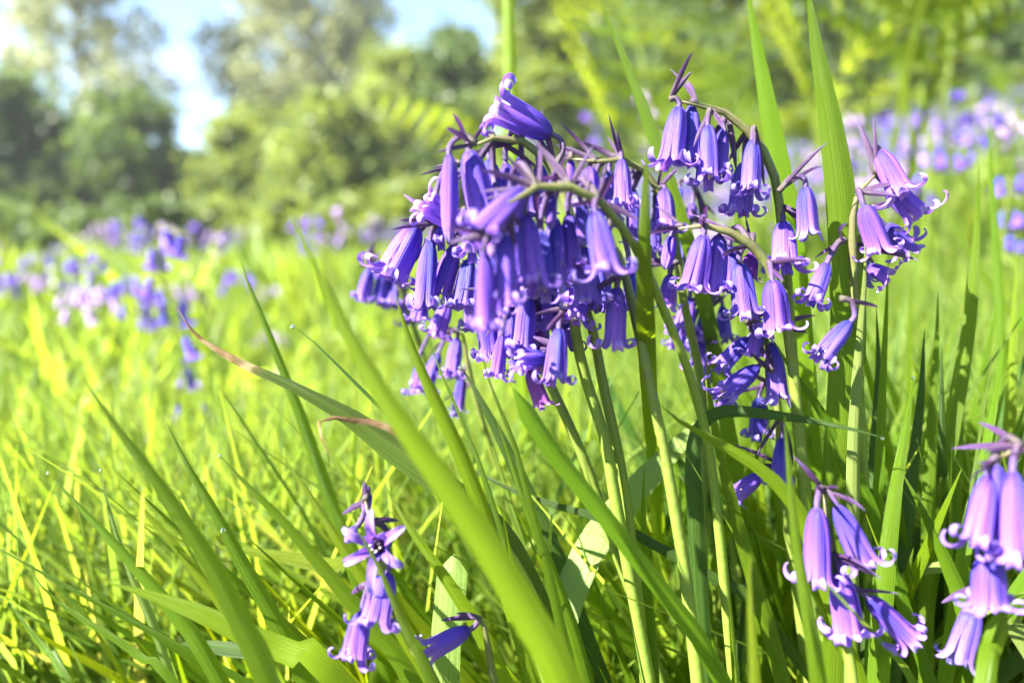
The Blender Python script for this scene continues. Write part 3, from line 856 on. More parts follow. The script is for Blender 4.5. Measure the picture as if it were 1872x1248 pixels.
# E
bluebell('bluebell bending left at mid right, purple tipped over two pale lilac bells',
 [(1500, 1150, .178), (1480, 960, .175), (1462, 800, .172), (1448, 660, .170), (1432, 560, .168), (1411, 502, .166), (1397, 472, .166), (1370, 445, .165), (1340, 427, .164), (1305, 414, .164), (1272, 413, .164), (1240, 418, .164)],
 [(1286, 430, 1266, 522, 46, .163, W(k='open', m='petal')),
  (1314, 430, 1306, 522, 40, .166, W(k='open', m='petal')),
  (1228, 432, 1216, 492, 28, .170, W(k='bud', m='petal', at=(1250, 416))),
  (1352, 482, 1362, 572, 42, .165, W(k='open', m='petal_blue')),
  (1412, 512, 1420, 596, 46, .163, W(k='open', m='petal')),
  (1374, 462, 1368, 506, 30, .172, W(k='tight', m='petal_old')),
  (1554, 588, 1503, 652, 36, .160, W(k='open', m='petal_blue', at=(1535, 545), b=1)),
  (1335, 450, 1340, 520, 34, .174, W(m='petal_blue')),
  ], r1=.0010)
bluebell('bluebell with dull shaded bells tilting every way below the mid right bells',
 [(1470, 1180, .19), (1440, 960, .187), (1425, 800, .184), (1415, 690, .182), (1400, 620, .180), (1385, 590, .179), (1365, 590, .178)],
 [(1368, 618, 1318, 668, 32, .178, W(k='open', m='petal_blue')),
  (1386, 606, 1378, 644, 34, .174, W(k='open', m='petal')),
  (1386, 670, 1322, 722, 34, .174, W(k='open', m='petal_blue', at=(1412, 680))),
  (1412, 628, 1420, 724, 38, .178, W(k='tight', m='petal_blue')),
  (1388, 726, 1388, 792, 32, .190, W(k='open', m='petal_blue', at=(1410, 700))),
  (1431, 800, 1426, 876, 26, .178, W(k='open', m='petal_blue', at=(1428, 760))),
  (1392, 868, 1348, 902, 30, .182, W(k='tight', m='petal_blue', at=(1430, 850))),
  ])
bluebell('bluebell crowded in shade between the central stems',
 [(1350, 1060, .21), (1330, 900, .208), (1318, 760, .206), (1310, 640, .204), (1298, 560, .203), (1280, 520, .202), (1258, 520, .202)],
 [(1260, 545, 1250, 600, 30, .198, W(m='petal')),
  (1290, 570, 1284, 625, 30, .204, W(m='petal_blue')),
  (1270, 610, 1280, 660, 30, .202, W(m='petal')),
  (1305, 640, 1296, 690, 26, .206, W(m='petal_blue')),
  (1245, 585, 1238, 630, 26, .210, W(m='petal_blue')),
  (1320, 560, 1326, 620, 28, .208, W(m='petal_blue')),
  (1330, 690, 1322, 740, 24, .21, W(m='petal_blue'))])
# F right
bluebell('bluebell right of the tall broad leaf with pale bells facing right',
 [(1590, 1100, .180), (1580, 900, .178), (1570, 700, .175), (1562, 560, .172), (1559, 450, .170), (1560, 390, .168), (1568, 352, .167), (1585, 330, .166), (1603, 318, .166)],
 [(1607, 276, 1645, 346, 40, .165, W(k='wide', m='petal', at=(1603, 318))),
  (1622, 340, 1676, 392, 42, .174, W(k='wide', m='petal')),
  (1579, 376, 1606, 452, 40, .164, W(k='open', m='petal')),
  (1618, 412, 1656, 448, 38, .174, W(k='wide', m='petal', at=(1570, 390))),
  (1570, 452, 1578, 512, 28, .180, W(k='tight', m='petal_blue')),
  (1586, 488, 1622, 506, 36, .172, W(k='wide', m='petal', at=(1562, 450))),
  ], r0=.0016, r1=.0009)
# G lower right
bluebell('bluebell standing upright at lower right with four fat lilac bells',
 [(1562, 1270, .150), (1550, 1190, .150), (1535, 1090, .150), (1520, 1000, .150), (1510, 930, .150), (1506, 895, .150)],
 [(1494, 928, 1494, 1052, 45, .147, W(k='open', m='petal')),
  (1530, 924, 1578, 1024, 41, .148, W(k='open', m='petal')),
  (1534, 1046, 1550, 1150, 48, .148, W(k='open', m='petal')),
  (1586, 1092, 1656, 1160, 43, .150, W(k='open', m='petal', at=(1540, 1080))),
  ], r0=.0016)
# H right edge
bluebell('bluebell cut by the right edge, pink stem arched over large soft bells',
 [(1935, 1240, .130), (1930, 1050, .130), (1918, 900, .130), (1900, 835, .130), (1870, 815, .130), (1845, 818, .130), (1825, 838, .131)],
 [(1806, 868, 1786, 985, 48, .130, W(k='open', m='petal')),
  (1852, 862, 1852, 1010, 48, .128, W(k='open', m='petal')),
  (1806, 1016, 1810, 1100, 53, .133, W(k='open', m='petal', at=(1835, 960))),
  (1822, 850, 1824, 965, 40, .136, W(k='open', m='petal_blue')),
  (1782, 1108, 1752, 1195, 44, .148, W(k='tight', m='petal_blue', at=(1790, 1070)))],
 r0=.0017, r1=.0011)
# I lower left
bluebell('low bluebell at the lower left of the clump with one star shaped open flower',
 [(800, 1265, .150), (760, 1190, .150), (725, 1120, .150), (700, 1050, .151), (684, 980, .152), (672, 935, .152), (668, 915, .152)],
 [(708, 984, 684, 1000, 36, .155, W(k='star', m='petal', dm=-.009, free=1, b=1, bl=.6)),
  (708, 1046, 688, 1136, 48, .148, W(k='open', m='petal')),
  (662, 1118, 650, 1196, 44, .150, W(k='open', m='petal', at=(690, 1060))),
  (672, 900, 668, 936, 22, .154, W(k='bud', m='petal', b=1, bl=.5)),
  (652, 962, 632, 992, 22, .156, W(k='bud', m='petal_blue', bl=.5))],
 r0=.0016)

bluebell('bluebell stem with one single closed bell pointing left at the lower edge',
 [(912, 1300, .160), (900, 1230, .158), (890, 1170, .157), (882, 1130, .156), (874, 1126, .156)],
 [(858, 1150, 786, 1188, 36, .156, W(k='tight', m='petal_blue', at=(878, 1128), bl=.7))], r0=.0011, r1=.0008)

# ------------------------------------------------------------------ grass tufts near the clump (every blade a part)
def random_blade(rs, cx, cy, h, lean, w, bend):
    bx, by = cx + rs.normal(0, .012), cy + rs.normal(0, .016)
    bz = float(ground_h(bx, by)) - .003
    tip = np.array([bx + lean * h, by + rs.normal(0, .22) * h, bz + h])
    base = np.array([bx, by, bz])
    mid = base * .5 + tip * .5 + np.array([-lean * h * bend, 0, h * bend * .35])
    return [tip, mid, base]

def tuft(label, px, d, n, h0, h1, lean, top, seed, mats, w=(.003, .0055), spread=1.0):
    rs = np.random.RandomState(seed)
    c = P(px, 700, d)
    cx, cy = c[0] - lean * .12, c[1]
    root = empty('grass_tuft', (cx, cy, float(ground_h(cx, cy))))
    tag(root, label, 'grass tuft', 'grass tufts around the bluebell stems')
    org = np.array(root.location)
    k = 0; tries = 0
    while k < n and tries < n * 12:
        tries += 1
        h = rs.uniform(h0, h1)
        ln = lean + rs.normal(0, .22) * spread
        pts = random_blade(rs, cx + rs.normal(0, .014) * spread, cy, h, ln, 0, rs.uniform(.08, .28))
        px_, py_, d_ = pix(pts[0])
        if d_ < .14 or py_ < top + rs.uniform(0, 160): continue
        m = M[mats[rs.randint(len(mats))]]
        V, F, UV, _ = blade_mesh('blade', pts, rs.uniform(*w), m, rs.uniform(-.8, .8), rs.uniform(.2, .6), n=14, across=3, tip=.5, seed=k)
        link('blade', make_mesh('blade', np.array(V) - org, F, UV, [m]), root)
        k += 1

GR = ['leaf', 'leaf', 'leaf_yellow', 'leaf']
GD = ['leaf', 'leaf', 'leaf_dark', 'leaf_yellow']
TUFTS = [
 ('grass tuft at the far lower left edge', 40, .24, 26, .07, .15, -.35, 930, GR),
 ('grass tuft below the slim leaf tipped with dew', 190, .22, 26, .08, .16, -.4, 900, GR),
 ('grass tuft behind the broad soft left leaf', 330, .23, 26, .08, .17, -.4, 850, GR),
 ('grass tuft behind the hanging dewdrop on the left', 460, .22, 26, .08, .18, -.4, 820, GR),
 ('grass tuft under the withered leaf tip', 560, .30, 26, .1, .2, -.4, 740, GR),
 ('grass tuft left of the low star flower', 640, .23, 24, .07, .16, -.35, 900, GR),
 ('grass tuft between the blurred foreground leaf and the stems', 760, .21, 26, .1, .19, -.35, 800, GR),
 ('grass tuft behind the small blurred hanging bells', 850, .33, 26, .1, .2, -.3, 700, GR),
 ('grass tuft behind the blunt ended leaf', 960, .22, 26, .1, .19, -.25, 780, GD),
 ('grass tuft around the feet of the central stems', 1080, .21, 26, .08, .17, -.2, 820, GD),
 ('grass tuft seen through the gap between the central stems', 1150, .27, 28, .1, .21, -.15, 650, GR),
 ('grass tuft right of the central stems', 1260, .22, 26, .1, .19, -.12, 760, GD),
 ('grass tuft behind the shaded bells', 1350, .25, 26, .14, .24, -.1, 560, GD),
 ('grass tuft behind the lower right bells', 1450, .21, 26, .1, .19, -.05, 780, GD),
 ('grass tuft beneath the bluebell with bells facing right', 1560, .225, 26, .15, .25, -.05, 540, GD),
 ('grass tuft in the open green between right hand leaves', 1640, .22, 32, .15, .26, .0, 500, GD),
 ('grass tuft beside the slim leaves on the right', 1720, .24, 30, .16, .29, .0, 400, GD),
 ('grass tuft near the right edge above the large soft bells', 1810, .23, 30, .16, .29, .05, 370, GD),
 ('grass tuft at the right edge of the meadow', 1880, .26, 30, .16, .30, .05, 340, GR),
 ('grass tuft at the foot of the lower right bells', 1600, .20, 24, .06, .14, .0, 980, GD),
 ('grass tuft below the large soft bells at the corner', 1780, .20, 24, .06, .14, .05, 960, GD),
 ('grass tuft at the lower middle edge', 1000, .20, 24, .06, .14, -.2, 960, GD),
 ('grass tuft at the lower edge beneath the shaded bells', 1360, .20, 24, .06, .15, -.05, 930, GD),
]
THIN = [
 ('wispy tuft of thin blades left of the central stems', 900, .24, 34, .1, .2, -.3, 760, GR),
 ('wispy tuft of thin blades between the central stems', 1130, .22, 40, .1, .2, -.2, 760, GR),
 ('wispy tuft of thin blades under the shaded bells', 1300, .23, 40, .1, .2, -.1, 740, GR),
 ('wispy tuft of thin blades left of the four fat lilac bells', 1420, .23, 40, .1, .2, -.05, 760, GR),
 ('wispy tuft of thin blades between the lower right bluebells', 1680, .23, 40, .1, .22, .0, 680, GR),
 ('wispy tuft of thin blades above the large soft bells', 1800, .25, 40, .12, .24, .03, 560, GR),
 ('wispy tuft of thin blades in the lower left grass', 260, .23, 34, .07, .16, -.4, 900, GR),
 ('wispy tuft of thin blades left of the star shaped flower', 560, .24, 34, .08, .18, -.38, 850, GR)]
for i, t in enumerate(THIN):
    tuft(t[0], t[1], t[2], t[3], t[4], t[5], t[6], t[7], 160 + i, t[8], w=(.0010, .0024), spread=1.5)
for i, t in enumerate(TUFTS):
    tuft(t[0], t[1], t[2], t[3], t[4], t[5], t[6], t[7], 100 + i, t[8], w=(.0018, .0050) if t[1] < 1300 else (.0030, .0058), spread=1.0 if t[1] < 1300 else .8)

# ------------------------------------------------------------------ meadow grass: uncountable, one object
def meadow(name, n, r0, r1, a0, a1, hmin, hmax, seed, label, wmul=1.0, segs=5, skyline=None):
    rs = np.random.RandomState(seed)
    r = r0 * (r1 / r0) ** rs.rand(n)
    a = rs.uniform(R(a0), R(a1), n)
    x, y = r * np.sin(a), r * np.cos(a)
    patch = .5 + .5 * np.sin(x * 7 + 2 * np.sin(y * 3)) * np.cos(y * 5 + x)
    h = rs.uniform(hmin, hmax, n) * (.75 + .4 * patch)
    z = ground_h(x, y) - .004
    lean = np.stack([rs.normal(-.18, .32, n), rs.normal(0, .25, n)], 1)
    if skyline is not None:
        for _ in range(6):
            v = np.stack([x + lean[:, 0] * h, y + lean[:, 1] * h, z + h], 1) - CAM
            d = v @ FWD
            px_ = 936 + FPX * (v @ RGT) / d; py_ = 624 - FPX * (v @ UPV) / d
            top = np.interp(px_, skyline[0], skyline[1])
            bad = (py_ < top)
            h = np.where(bad, h * .82, h)
    w = rs.uniform(.0022, .0048, n) * wmul * (1 + .5 * np.log(np.maximum(r / .5, 1)))
    face = rs.uniform(0, math.pi, n)
    sx, sy = np.cos(face), np.sin(face)
    rows = segs + 1
    V = np.zeros((n, rows, 2, 3)); UV = np.zeros((n, rows, 2, 2))
    for i in range(rows):
        s = i / segs
        cx_ = x + lean[:, 0] * h * s ** 1.8
        cy_ = y + lean[:, 1] * h * s ** 1.8
        cz = z + h * (s - .12 * s * s * np.abs(lean[:, 0]))
        ww = w * (1 - s ** 2.2) + .0002
        for k, sg in enumerate((-1, 1)):
            V[:, i, k, 0] = cx_ + sg * sx * ww; V[:, i, k, 1] = cy_ + sg * sy * ww; V[:, i, k, 2] = cz
            UV[:, i, k, 0] = (sg + 1) / 2; UV[:, i, k, 1] = 1 - s
    i0 = np.arange(n)[:, None] * rows * 2 + np.arange(segs)[None, :] * 2
    Q = np.stack([i0, i0 + 1, i0 + 3, i0 + 2], -1).reshape(-1, 4)
    g = rs.rand(n)
    c = np.stack([.58 + .56 * g, .74 + .36 * g, .6 + .9 * rs.rand(n), np.ones(n)], 1)
    dead = rs.rand(n) < .025
    c[dead, :3] = (1.25, .95, 1.7)
    C = np.repeat(c, rows * 2, axis=0)
    o = link(name, fast_mesh(name, V.reshape(-1, 3), Q, [M['grass']], UV.reshape(-1, 2), C))
    tag(o, label, 'grass', kind='stuff')

SKY = ([-600, 0, 330, 600, 700, 1100, 1300, 1500, 1900, 2600], [520, 510, 500, 480, 500, 500, 430, 380, 330, 330])
meadow('meadow_grass', 15000, .34, 1.5, -46, 46, .07, .19, 5, 'short bright yellow green meadow grass around the bluebells', skyline=SKY)
meadow('distant_grass', 16000, 1.3, 14, -46, 46, .10, .26, 6, 'sunlit blurred grass covering the far meadow and bank', wmul=1.7, segs=3)

meadow('fine_grass', 15000, .25, 1.1, -44, 44, .08, .23, 9, 'dense fine sunlit grass between the bluebell stems', wmul=.45, skyline=([-600, 0, 400, 640, 900, 1100, 1300, 1500, 1900, 2600], [700, 700, 690, 640, 640, 600, 520, 470, 430, 430]))

# low leafy ground cover between the grass
def ground_cover():
    rs = np.random.RandomState(77)
    n = 24000
    r = .32 * (5 / .32) ** rs.rand(n)
    a = rs.uniform(R(-46), R(46), n)
    x, y = r * np.sin(a), r * np.cos(a)
    z = ground_h(x, y) + rs.uniform(.0, .12, n)
    s = rs.uniform(.004, .010, n) * (1 + .5 * np.log(r / .32))
    d1 = rs.normal(size=(n, 3)); d1[:, 2] *= .5; d1 /= np.linalg.norm(d1, axis=1)[:, None]
    d2 = np.cross(d1, rs.normal(size=(n, 3))); d2 /= np.linalg.norm(d2, axis=1)[:, None]
    c = np.stack([x, y, z], 1)
    V = np.stack([c - d1 * s[:, None], c + d2 * s[:, None] * .5, c + d1 * s[:, None], c - d2 * s[:, None] * .5], 1)
    Q = np.arange(n * 4).reshape(-1, 4)
    g = rs.rand(n)
    C = np.repeat(np.stack([.75 + .5 * g, .85 + .3 * g, np.ones(n), np.ones(n)], 1), 4, axis=0)
    UV = np.tile(np.array([[.5, 0], [1, .5], [.5, 1], [0, .5]]), (n, 1))
    o = link('ground_cover', fast_mesh('ground_cover', V.reshape(-1, 3), Q, [M['grass']], UV, C))
    tag(o, 'small leaves of low yellow green ground cover', 'ground cover', kind='stuff')
ground_cover()

# ------------------------------------------------------------------ bluebells farther off
def small_bell_mesh(mat, seed):
    rs = np.random.RandomState(seed)
    V, UV = [], []
    rows = [(.05, 0), (.15, .12), (.18, .5), (.22, .8), (.36, .95), (.40, .84)]
    for i, (r, z) in enumerate(rows):
        for k in range(6):
            a = k * math.pi / 3
            rr = r * (1 + (.15 * rs.randn() if i > 3 else 0))
            V.append((rr * math.cos(a), rr * math.sin(a), z)); UV.append(((k % 2) * .6 + .2, i / 5))
    F = []
    for i in range(5):
        for k in range(6):
            b = i * 6
            F.append((b + k, b + (k + 1) % 6, b + 6 + (k + 1) % 6, b + 6 + k))
    return V, F, UV
SB = {}
for i, mk in enumerate(('petal', 'petal_blue', 'petal_faded_lit')):
    V, F, UV = small_bell_mesh(None, i)
    SB[mk] = make_mesh('small_bell', V, F, UV, [M[mk]])

far_rs = np.random.RandomState(21)
def far_bluebell(head, label, group, lean=0.0, nb=9, parts=True, size=1.0, mk=None, t0=.74):
    head = np.asarray(head, float)
    bx, by = head[0] - lean * .25 + far_rs.normal(0, .02), head[1] + far_rs.normal(0, .02)
    bz = float(ground_h(bx, by)) - .003
    base = np.array([bx, by, bz])
    side = 1 if far_rs.rand() < .5 else -1
    droop = .022 * size
    pts = catmull([base, base * .5 + head * .5 + [0, 0, .0], head + [0, 0, -.02 * size], head, head + [side * droop, 0, -.006 * size], head + [side * droop * 1.5, 0, -.022 * size]], 16)
    mk = mk or ('petal', 'petal_faded_lit', 'petal_blue')[int(np.searchsorted([.34, .84], far_rs.rand()))]
    bells = []
    for k in range(nb):
        t = t0 + (1 - t0) * (k + .5) / nb
        p = pts[int(t * 15)]
        a = far_rs.uniform(0, 6.28)
        off = np.array([math.cos(a), math.sin(a), 0]) * .007 * size
        top = p + off + [0, 0, .0]
        ax = Vector((math.cos(a) * .35, math.sin(a) * .35, -1)).normalized()
        xx = ax.orthogonal().normalized(); yy = ax.cross(xx)
        rot = Matrix((xx, yy, ax)).transposed().to_4x4()
        L = .0155 * size * far_rs.uniform(.8, 1.1)
        bells.append(Matrix.Translation(Vector(top - base)) @ rot @ Matrix.Diagonal((L, L, L, 1)))
    v, f, u = tube(pts, np.linspace(.0017, .0007, 16) * size, 5)
    if parts:
        root = empty('bluebell', base)
        link('stem', make_mesh('stem', v - base, f, u, [M['stem']]), root)
        for Mb in bells:
            link('flower', SB[mk], root, Mb)
    else:
        V = list(v - base); F = list(f); UV = list(u); MI = [0] * len(f)
        sv, sf, su = small_bell_mesh(None, 3)
        for Mb in bells:
            o = len(V)
            A = np.array(Mb)
            V += list((A @ np.c_[np.array(sv), np.ones(len(sv))].T).T[:, :3])
            F += [tuple(i + o for i in g) for g in sf]; UV += list(su); MI += [1] * len(sf)
        root = link('bluebell', make_mesh('bluebell', V, F, UV, [M['stem'], M[mk]], mat_index=MI))
        root.location = tuple(base)
    tag(root, label, 'bluebell', group)
    return root

# ones that can be told apart
NEAR_FAR = [
 (75, 462, 1.1, 'blurred pale bluebell tip at the far left of the meadow'),
 (128, 478, .95, 'blurred lilac bluebell beside the far left one'),
 (178, 462, .85, 'bright blurred violet bluebell standing against the dark hedge at left'),
 (248, 398, 1.0, 'tall blurred bluebell highest against the dark hedge at left'),
 (288, 408, .9, 'tall blurred bluebell just right of the highest one at left'),
 (232, 505, .62, 'deep violet blurred bluebell in the left meadow'),
 (272, 530, .66, 'deep violet blurred bluebell drooping next to the other dark one at left'),
 (345, 405, 1.6, 'faint bluebell before the low gap in the hedge'),
 (570, 395, 1.0, 'pale bluebell spike left of the brightest one in mid meadow'),
 (625, 378, 1.1, 'whitish pink bluebell brightest in the mid meadow'),
 (60, 645, .7, 'small pale bluebell low in the left grass'),
 (180, 655, .75, 'small pale bluebell low in the grass under the violet ones'),
 (500, 605, .8, 'blurred bluebell behind the thin blade with a drop'),
 (1085, 205, 1.3, 'faint bluebell above the pale bell behind the centre'),
 (1185, 172, 1.0, 'pale blurred bluebell left of the top right arch'),
 (1550, 212, 1.1, 'violet blurred bluebell right of the tall broad leaf tip'),
 (1632, 205, .9, 'violet blurred bluebell above the bells facing right'),
 (1700, 275, .7, 'large blurred lilac bluebell beyond the bells facing right'),
 (1755, 165, 1.0, 'tall blurred bluebell on the bank near the ferns'),
 (1790, 205, .85, 'blurred mauve bluebell right of the tall one on the bank'),
 (1845, 318, .5, 'blue blurred bluebell at the right edge beside the slim blade'),
 (1868, 325, .48, 'blue blurred bluebell cut by the right edge'),
]
for (x, y, d, lab) in NEAR_FAR:
    far_bluebell(P(x, y, d), lab, 'blurred bluebells farther off in the meadow', nb=8, size=.95 if d > .5 else .7, mk='petal_blue' if 'blue blurred' in lab or 'dark' in lab or 'deep' in lab else None)

far_bluebell(P(285, 415, .45), 'tall dark bluebell spike with flowers down its whole stem in the left meadow', 'blurred bluebells farther off in the meadow', lean=-.10, nb=16, size=.95, mk='petal_blue', t0=.32)

def scatter(n, a0, a1, r0, r1, label, group, hmin, hmax, parts, top=None):
    k = 0; guard = 0
    while k < n and guard < n * 20:
        guard += 1
        r = r0 * (r1 / r0) ** far_rs.rand()
        a = R(far_rs.uniform(a0, a1))
        x, y = r * math.sin(a), r * math.cos(a)
        h = far_rs.uniform(hmin, hmax)
        hd = np.array([x, y, float(ground_h(x, y)) + h])
        px_, py_, _ = pix(hd)
        if top and py_ < top: continue
        lab = label
        if callable(label): lab = label(px_, r)
        far_bluebell(hd, lab, group, nb=8, parts=parts and r < 1.6, size=1.05)
        k += 1
scatter(22, -36, -6, 1.3, 4.0, lambda px_, r: ('small distant' if r > 2.2 else 'larger nearer') + ' blurred bluebell ' + (
    'at the far left under the dark hedge' if px_ < 200 else 'below the left sky gap' if px_ < 420 else 'below the yellow green bushes' if px_ < 640 else 'left of the main clump'), 'blurred bluebells in the left meadow', .20, .30, True, 395)
scatter(10, -35, -8, .8, 1.8, lambda px_, r: 'pale blurred bluebell low in the sunny grass ' + ('at far left' if px_ < 200 else 'left of the withered leaf tip' if px_ < 340 else 'beyond the withered leaf'), 'pale bluebells low in the left meadow', .14, .2, True, 470)
scatter(14, -10, 8, 1.6, 5.0, 'blurred bluebell in the mid meadow behind the main clump', 'blurred bluebells behind the clump', .2, .3, True)
scatter(130, 9, 38, 1.0, 4.5, lambda px_, r: ('small distant' if r > 2.2 else 'larger nearer') + ' blurred bluebell on the bank ' + (
    'seen through the arch of the top right bells' if px_ < 1330 else 'between the two tall leaves' if px_ < 1500 else
    'just right of the tall broad leaf' if px_ < 1640 else 'below the tall pale fern stems' if px_ < 1780 else 'towards the right edge'), 'blurred bluebells on the bank', .20, .32, True, 150)

def bluebell_drift():
    rs = np.random.RandomState(8)
    sv, sf, su = small_bell_mesh(None, 3)
    sv = np.array(sv); sf = np.array(sf); su = np.array(su)
    VV, QQ, UU = [], [], []
    off = 0
    for _ in range(420):
        r = 2.2 * (9 / 2.2) ** rs.rand(); a = R(rs.uniform(-30, 40) if rs.rand() < .3 else rs.uniform(6, 40))
        x, y = r * math.sin(a), r * math.cos(a); z = float(ground_h(x, y)) + rs.uniform(.2, .3)
        for k in range(6):
            s = .017
            VV.append(sv * [s, s, -s] + [x + rs.normal(0, .01), y + rs.normal(0, .01), z - k * .014])
            QQ.append(sf + off); UU.append(su); off += len(sv)
    o = link('bluebell_drift', fast_mesh('bluebell_drift', np.vstack(VV), np.vstack(QQ), [M['petal']], np.vstack(UU)))
    tag(o, 'drift of distant bluebells blurring into lilac haze on the bank', 'bluebells', kind='stuff')
bluebell_drift()

# ------------------------------------------------------------------ bracken ferns
def leaflet_mesh():
    V, F, UV = [(0, 0, 0)], [], [(.5, 0)]
    n = 7
    for i in range(n):
        s0 = i / n; s1 = (i + .62) / n; s2 = (i + 1) / n
        w = .16 * (1 - s0) ** .8 + .01
        b = len(V)
        V += [(s0, 0, 0), (s1 + .05, w, -.02), (s2, .25 * w, 0), (s2, 0, .012), (s1 + .05, -w, -.02), (s2, -.25 * w, 0)]
        UV += [(.5, s0), (1, s1), (.7, s2), (.5, s2), (0, s1), (.3, s2)]
        F += [(b, b + 1, b + 2, b + 3), (b, b + 3, b + 5, b + 4)]
    return make_mesh('leaflet', V, F, UV, [M['fern']])
LEAFLET = leaflet_mesh()

def frond(root, org, pts, leaf_len, n=13, rad=.003, start=.35, hang=.0):
    path = catmull(pts, 26)
    v, f, u = tube(path, np.linspace(rad, rad * .3, 26), 5)
    fr = link('frond', make_mesh('frond', v - org, f, u, [M['fern']]), root)
    T = np.gradient(path, axis=0)
    for i in range(n):
        t = start + (1 - start) * i / n
        j = int(t * 25)
        p = path[j]; tg = unit(T[j])
        side = unit(np.cross(tg, [0, 0, 1]))
        up = unit(np.cross(side, tg))
        L = leaf_len * (1 - .85 * ((t - start) / (1 - start)) ** 1.3) * far_rs.uniform(.9, 1.1)
        for sg in (-1, 1):
            d = Vector(unit(side * sg + tg * .45 - np.array([0, 0, hang + far_rs.uniform(0, .15)])))
            yv = Vector(unit(np.cross(up, np.array(d)))); zv = d.cross(yv)
            rot = Matrix((d, yv, zv)).transposed().to_4x4()
            link('leaflet', LEAFLET, fr, Matrix.Translation(Vector(p - org)) @ rot @ Matrix.Diagonal((L, L, L, 1)))
    return fr

def fern(label, x, y, h, nf, seed, leaf=.16, dirs=None, rad=.0035):
    rs = np.random.RandomState(seed)
    base = np.array([x, y, float(ground_h(x, y)) - .005])
    root = empty('fern', base)
    tag(root, label, 'fern', 'bracken ferns')
    for k in range(nf):
        a = rs.uniform(0, 6.28) if dirs is None else dirs[k]
        hh = h * rs.uniform(.8, 1.1)
        o = np.array([math.cos(a), math.sin(a), 0])
        p0 = base + o * .02
        pts = [p0, p0 + o * .08 * hh + [0, 0, .45 * hh], p0 + o * .22 * hh + [0, 0, .82 * hh], p0 + o * .5 * hh + [0, 0, hh], p0 + o * .8 * hh + [0, 0, .92 * hh]]
        frond(root, base, pts, leaf * rs.uniform(.85, 1.15), 12, rad, .42)
    return root

# the arching frond seen left of the topmost bell
fb = P(905, 420, 1.0)
base = np.array([fb[0] + .05, fb[1], float(ground_h(fb[0], fb[1]))])
froot = tag(empty('fern', base), 'single bright fern frond arching left behind the topmost bell', 'fern', 'bracken ferns')
frond(froot, base, [base, P(925, 330, 1.0), P(890, 240, .98), P(820, 196, .95), P(730, 178, .92), P(640, 182, .9)], .13, 15, .0025, .38, hang=.9)

FERNS = [
 ('tall fern with pale stem at the top just right of the arching bells', 1245, .95, .72, 2),
 ('fern with a forked frond between the two tall leaves', 1420, 1.9, .55, 3),
 ('fern left of the tall broad leaf at the top of the bank', 1345, 2.7, .8, 3),
 ('tall pale stemmed fern first right of the tall broad leaf', 1568, .85, .7, 2),
 ('tall pale stemmed fern second right of the tall broad leaf', 1636, .75, .66, 2),
 ('tall pale stemmed fern third right of the tall broad leaf', 1702, .95, .74, 2),
 ('tall pale stemmed fern near the upper right corner', 1775, .8, .7, 2),
 ('fern leaning in at the upper right edge', 1850, 2.9, .5, 3),
 ('bright fern on the bank left of the tall pale stems', 1520, 2.1, .42, 3),
 ('bright fern on the bank right of the tall pale stems', 1810, 2.0, .45, 3),
 ('bright fern on the bank behind the slim upright blade', 1330, 2.2, .42, 3),
 ('low fern below the upper right corner', 1730, 2.8, .4, 3),
 ('spreading fern at the top of the bank behind the arch', 1180, 2.8, .6, 3),
 ('broad fern high on the bank between the pale stems', 1500, 3.0, .55, 2),
]
for i, (lab, px_, d, h, nf) in enumerate(FERNS):
    c = P(px_, 400, d)
    fern(lab, c[0], c[1], h, nf, 300 + i, leaf=.15 * h + .02, rad=.0042 if 'pale' in lab else .004)

# ------------------------------------------------------------------ trees and bushes
def crown_mesh(name, lobes, n, leaf, mat, rs, hollow=.35):
    lobes = np.asarray(lobes)
    wgt = lobes[:, 3] ** 2; wgt /= wgt.sum()
    idx = rs.choice(len(lobes), n, p=wgt)
    c = lobes[idx, :3] + rs.normal(size=(n, 3)) * (lobes[idx, 3] * np.where(rs.rand(n) < .15, 1.3, .68))[:, None] * np.array([1, 1, .85])
    s = leaf * rs.uniform(.6, 1.3, n)
    d1 = rs.normal(size=(n, 3)); d1 /= np.linalg.norm(d1, axis=1)[:, None]
    d2 = np.cross(d1, rs.normal(size=(n, 3))); d2 /= np.linalg.norm(d2, axis=1)[:, None]
    V = np.stack([c - d1 * s[:, None], c + d2 * s[:, None] * .55, c + d1 * s[:, None], c - d2 * s[:, None] * .55], 1).reshape(-1, 3)
    Q = np.arange(n * 4).reshape(-1, 4)
    lob_t = rs.rand(len(lobes))
    t = np.clip(.6 * lob_t[idx] + .4 * rs.rand(n), 0, 1)
    C = np.repeat(np.stack([t, t, t, np.ones(n)], 1), 4, axis=0)
    return fast_mesh(name, V, Q, [mat], None, C, smooth=False)

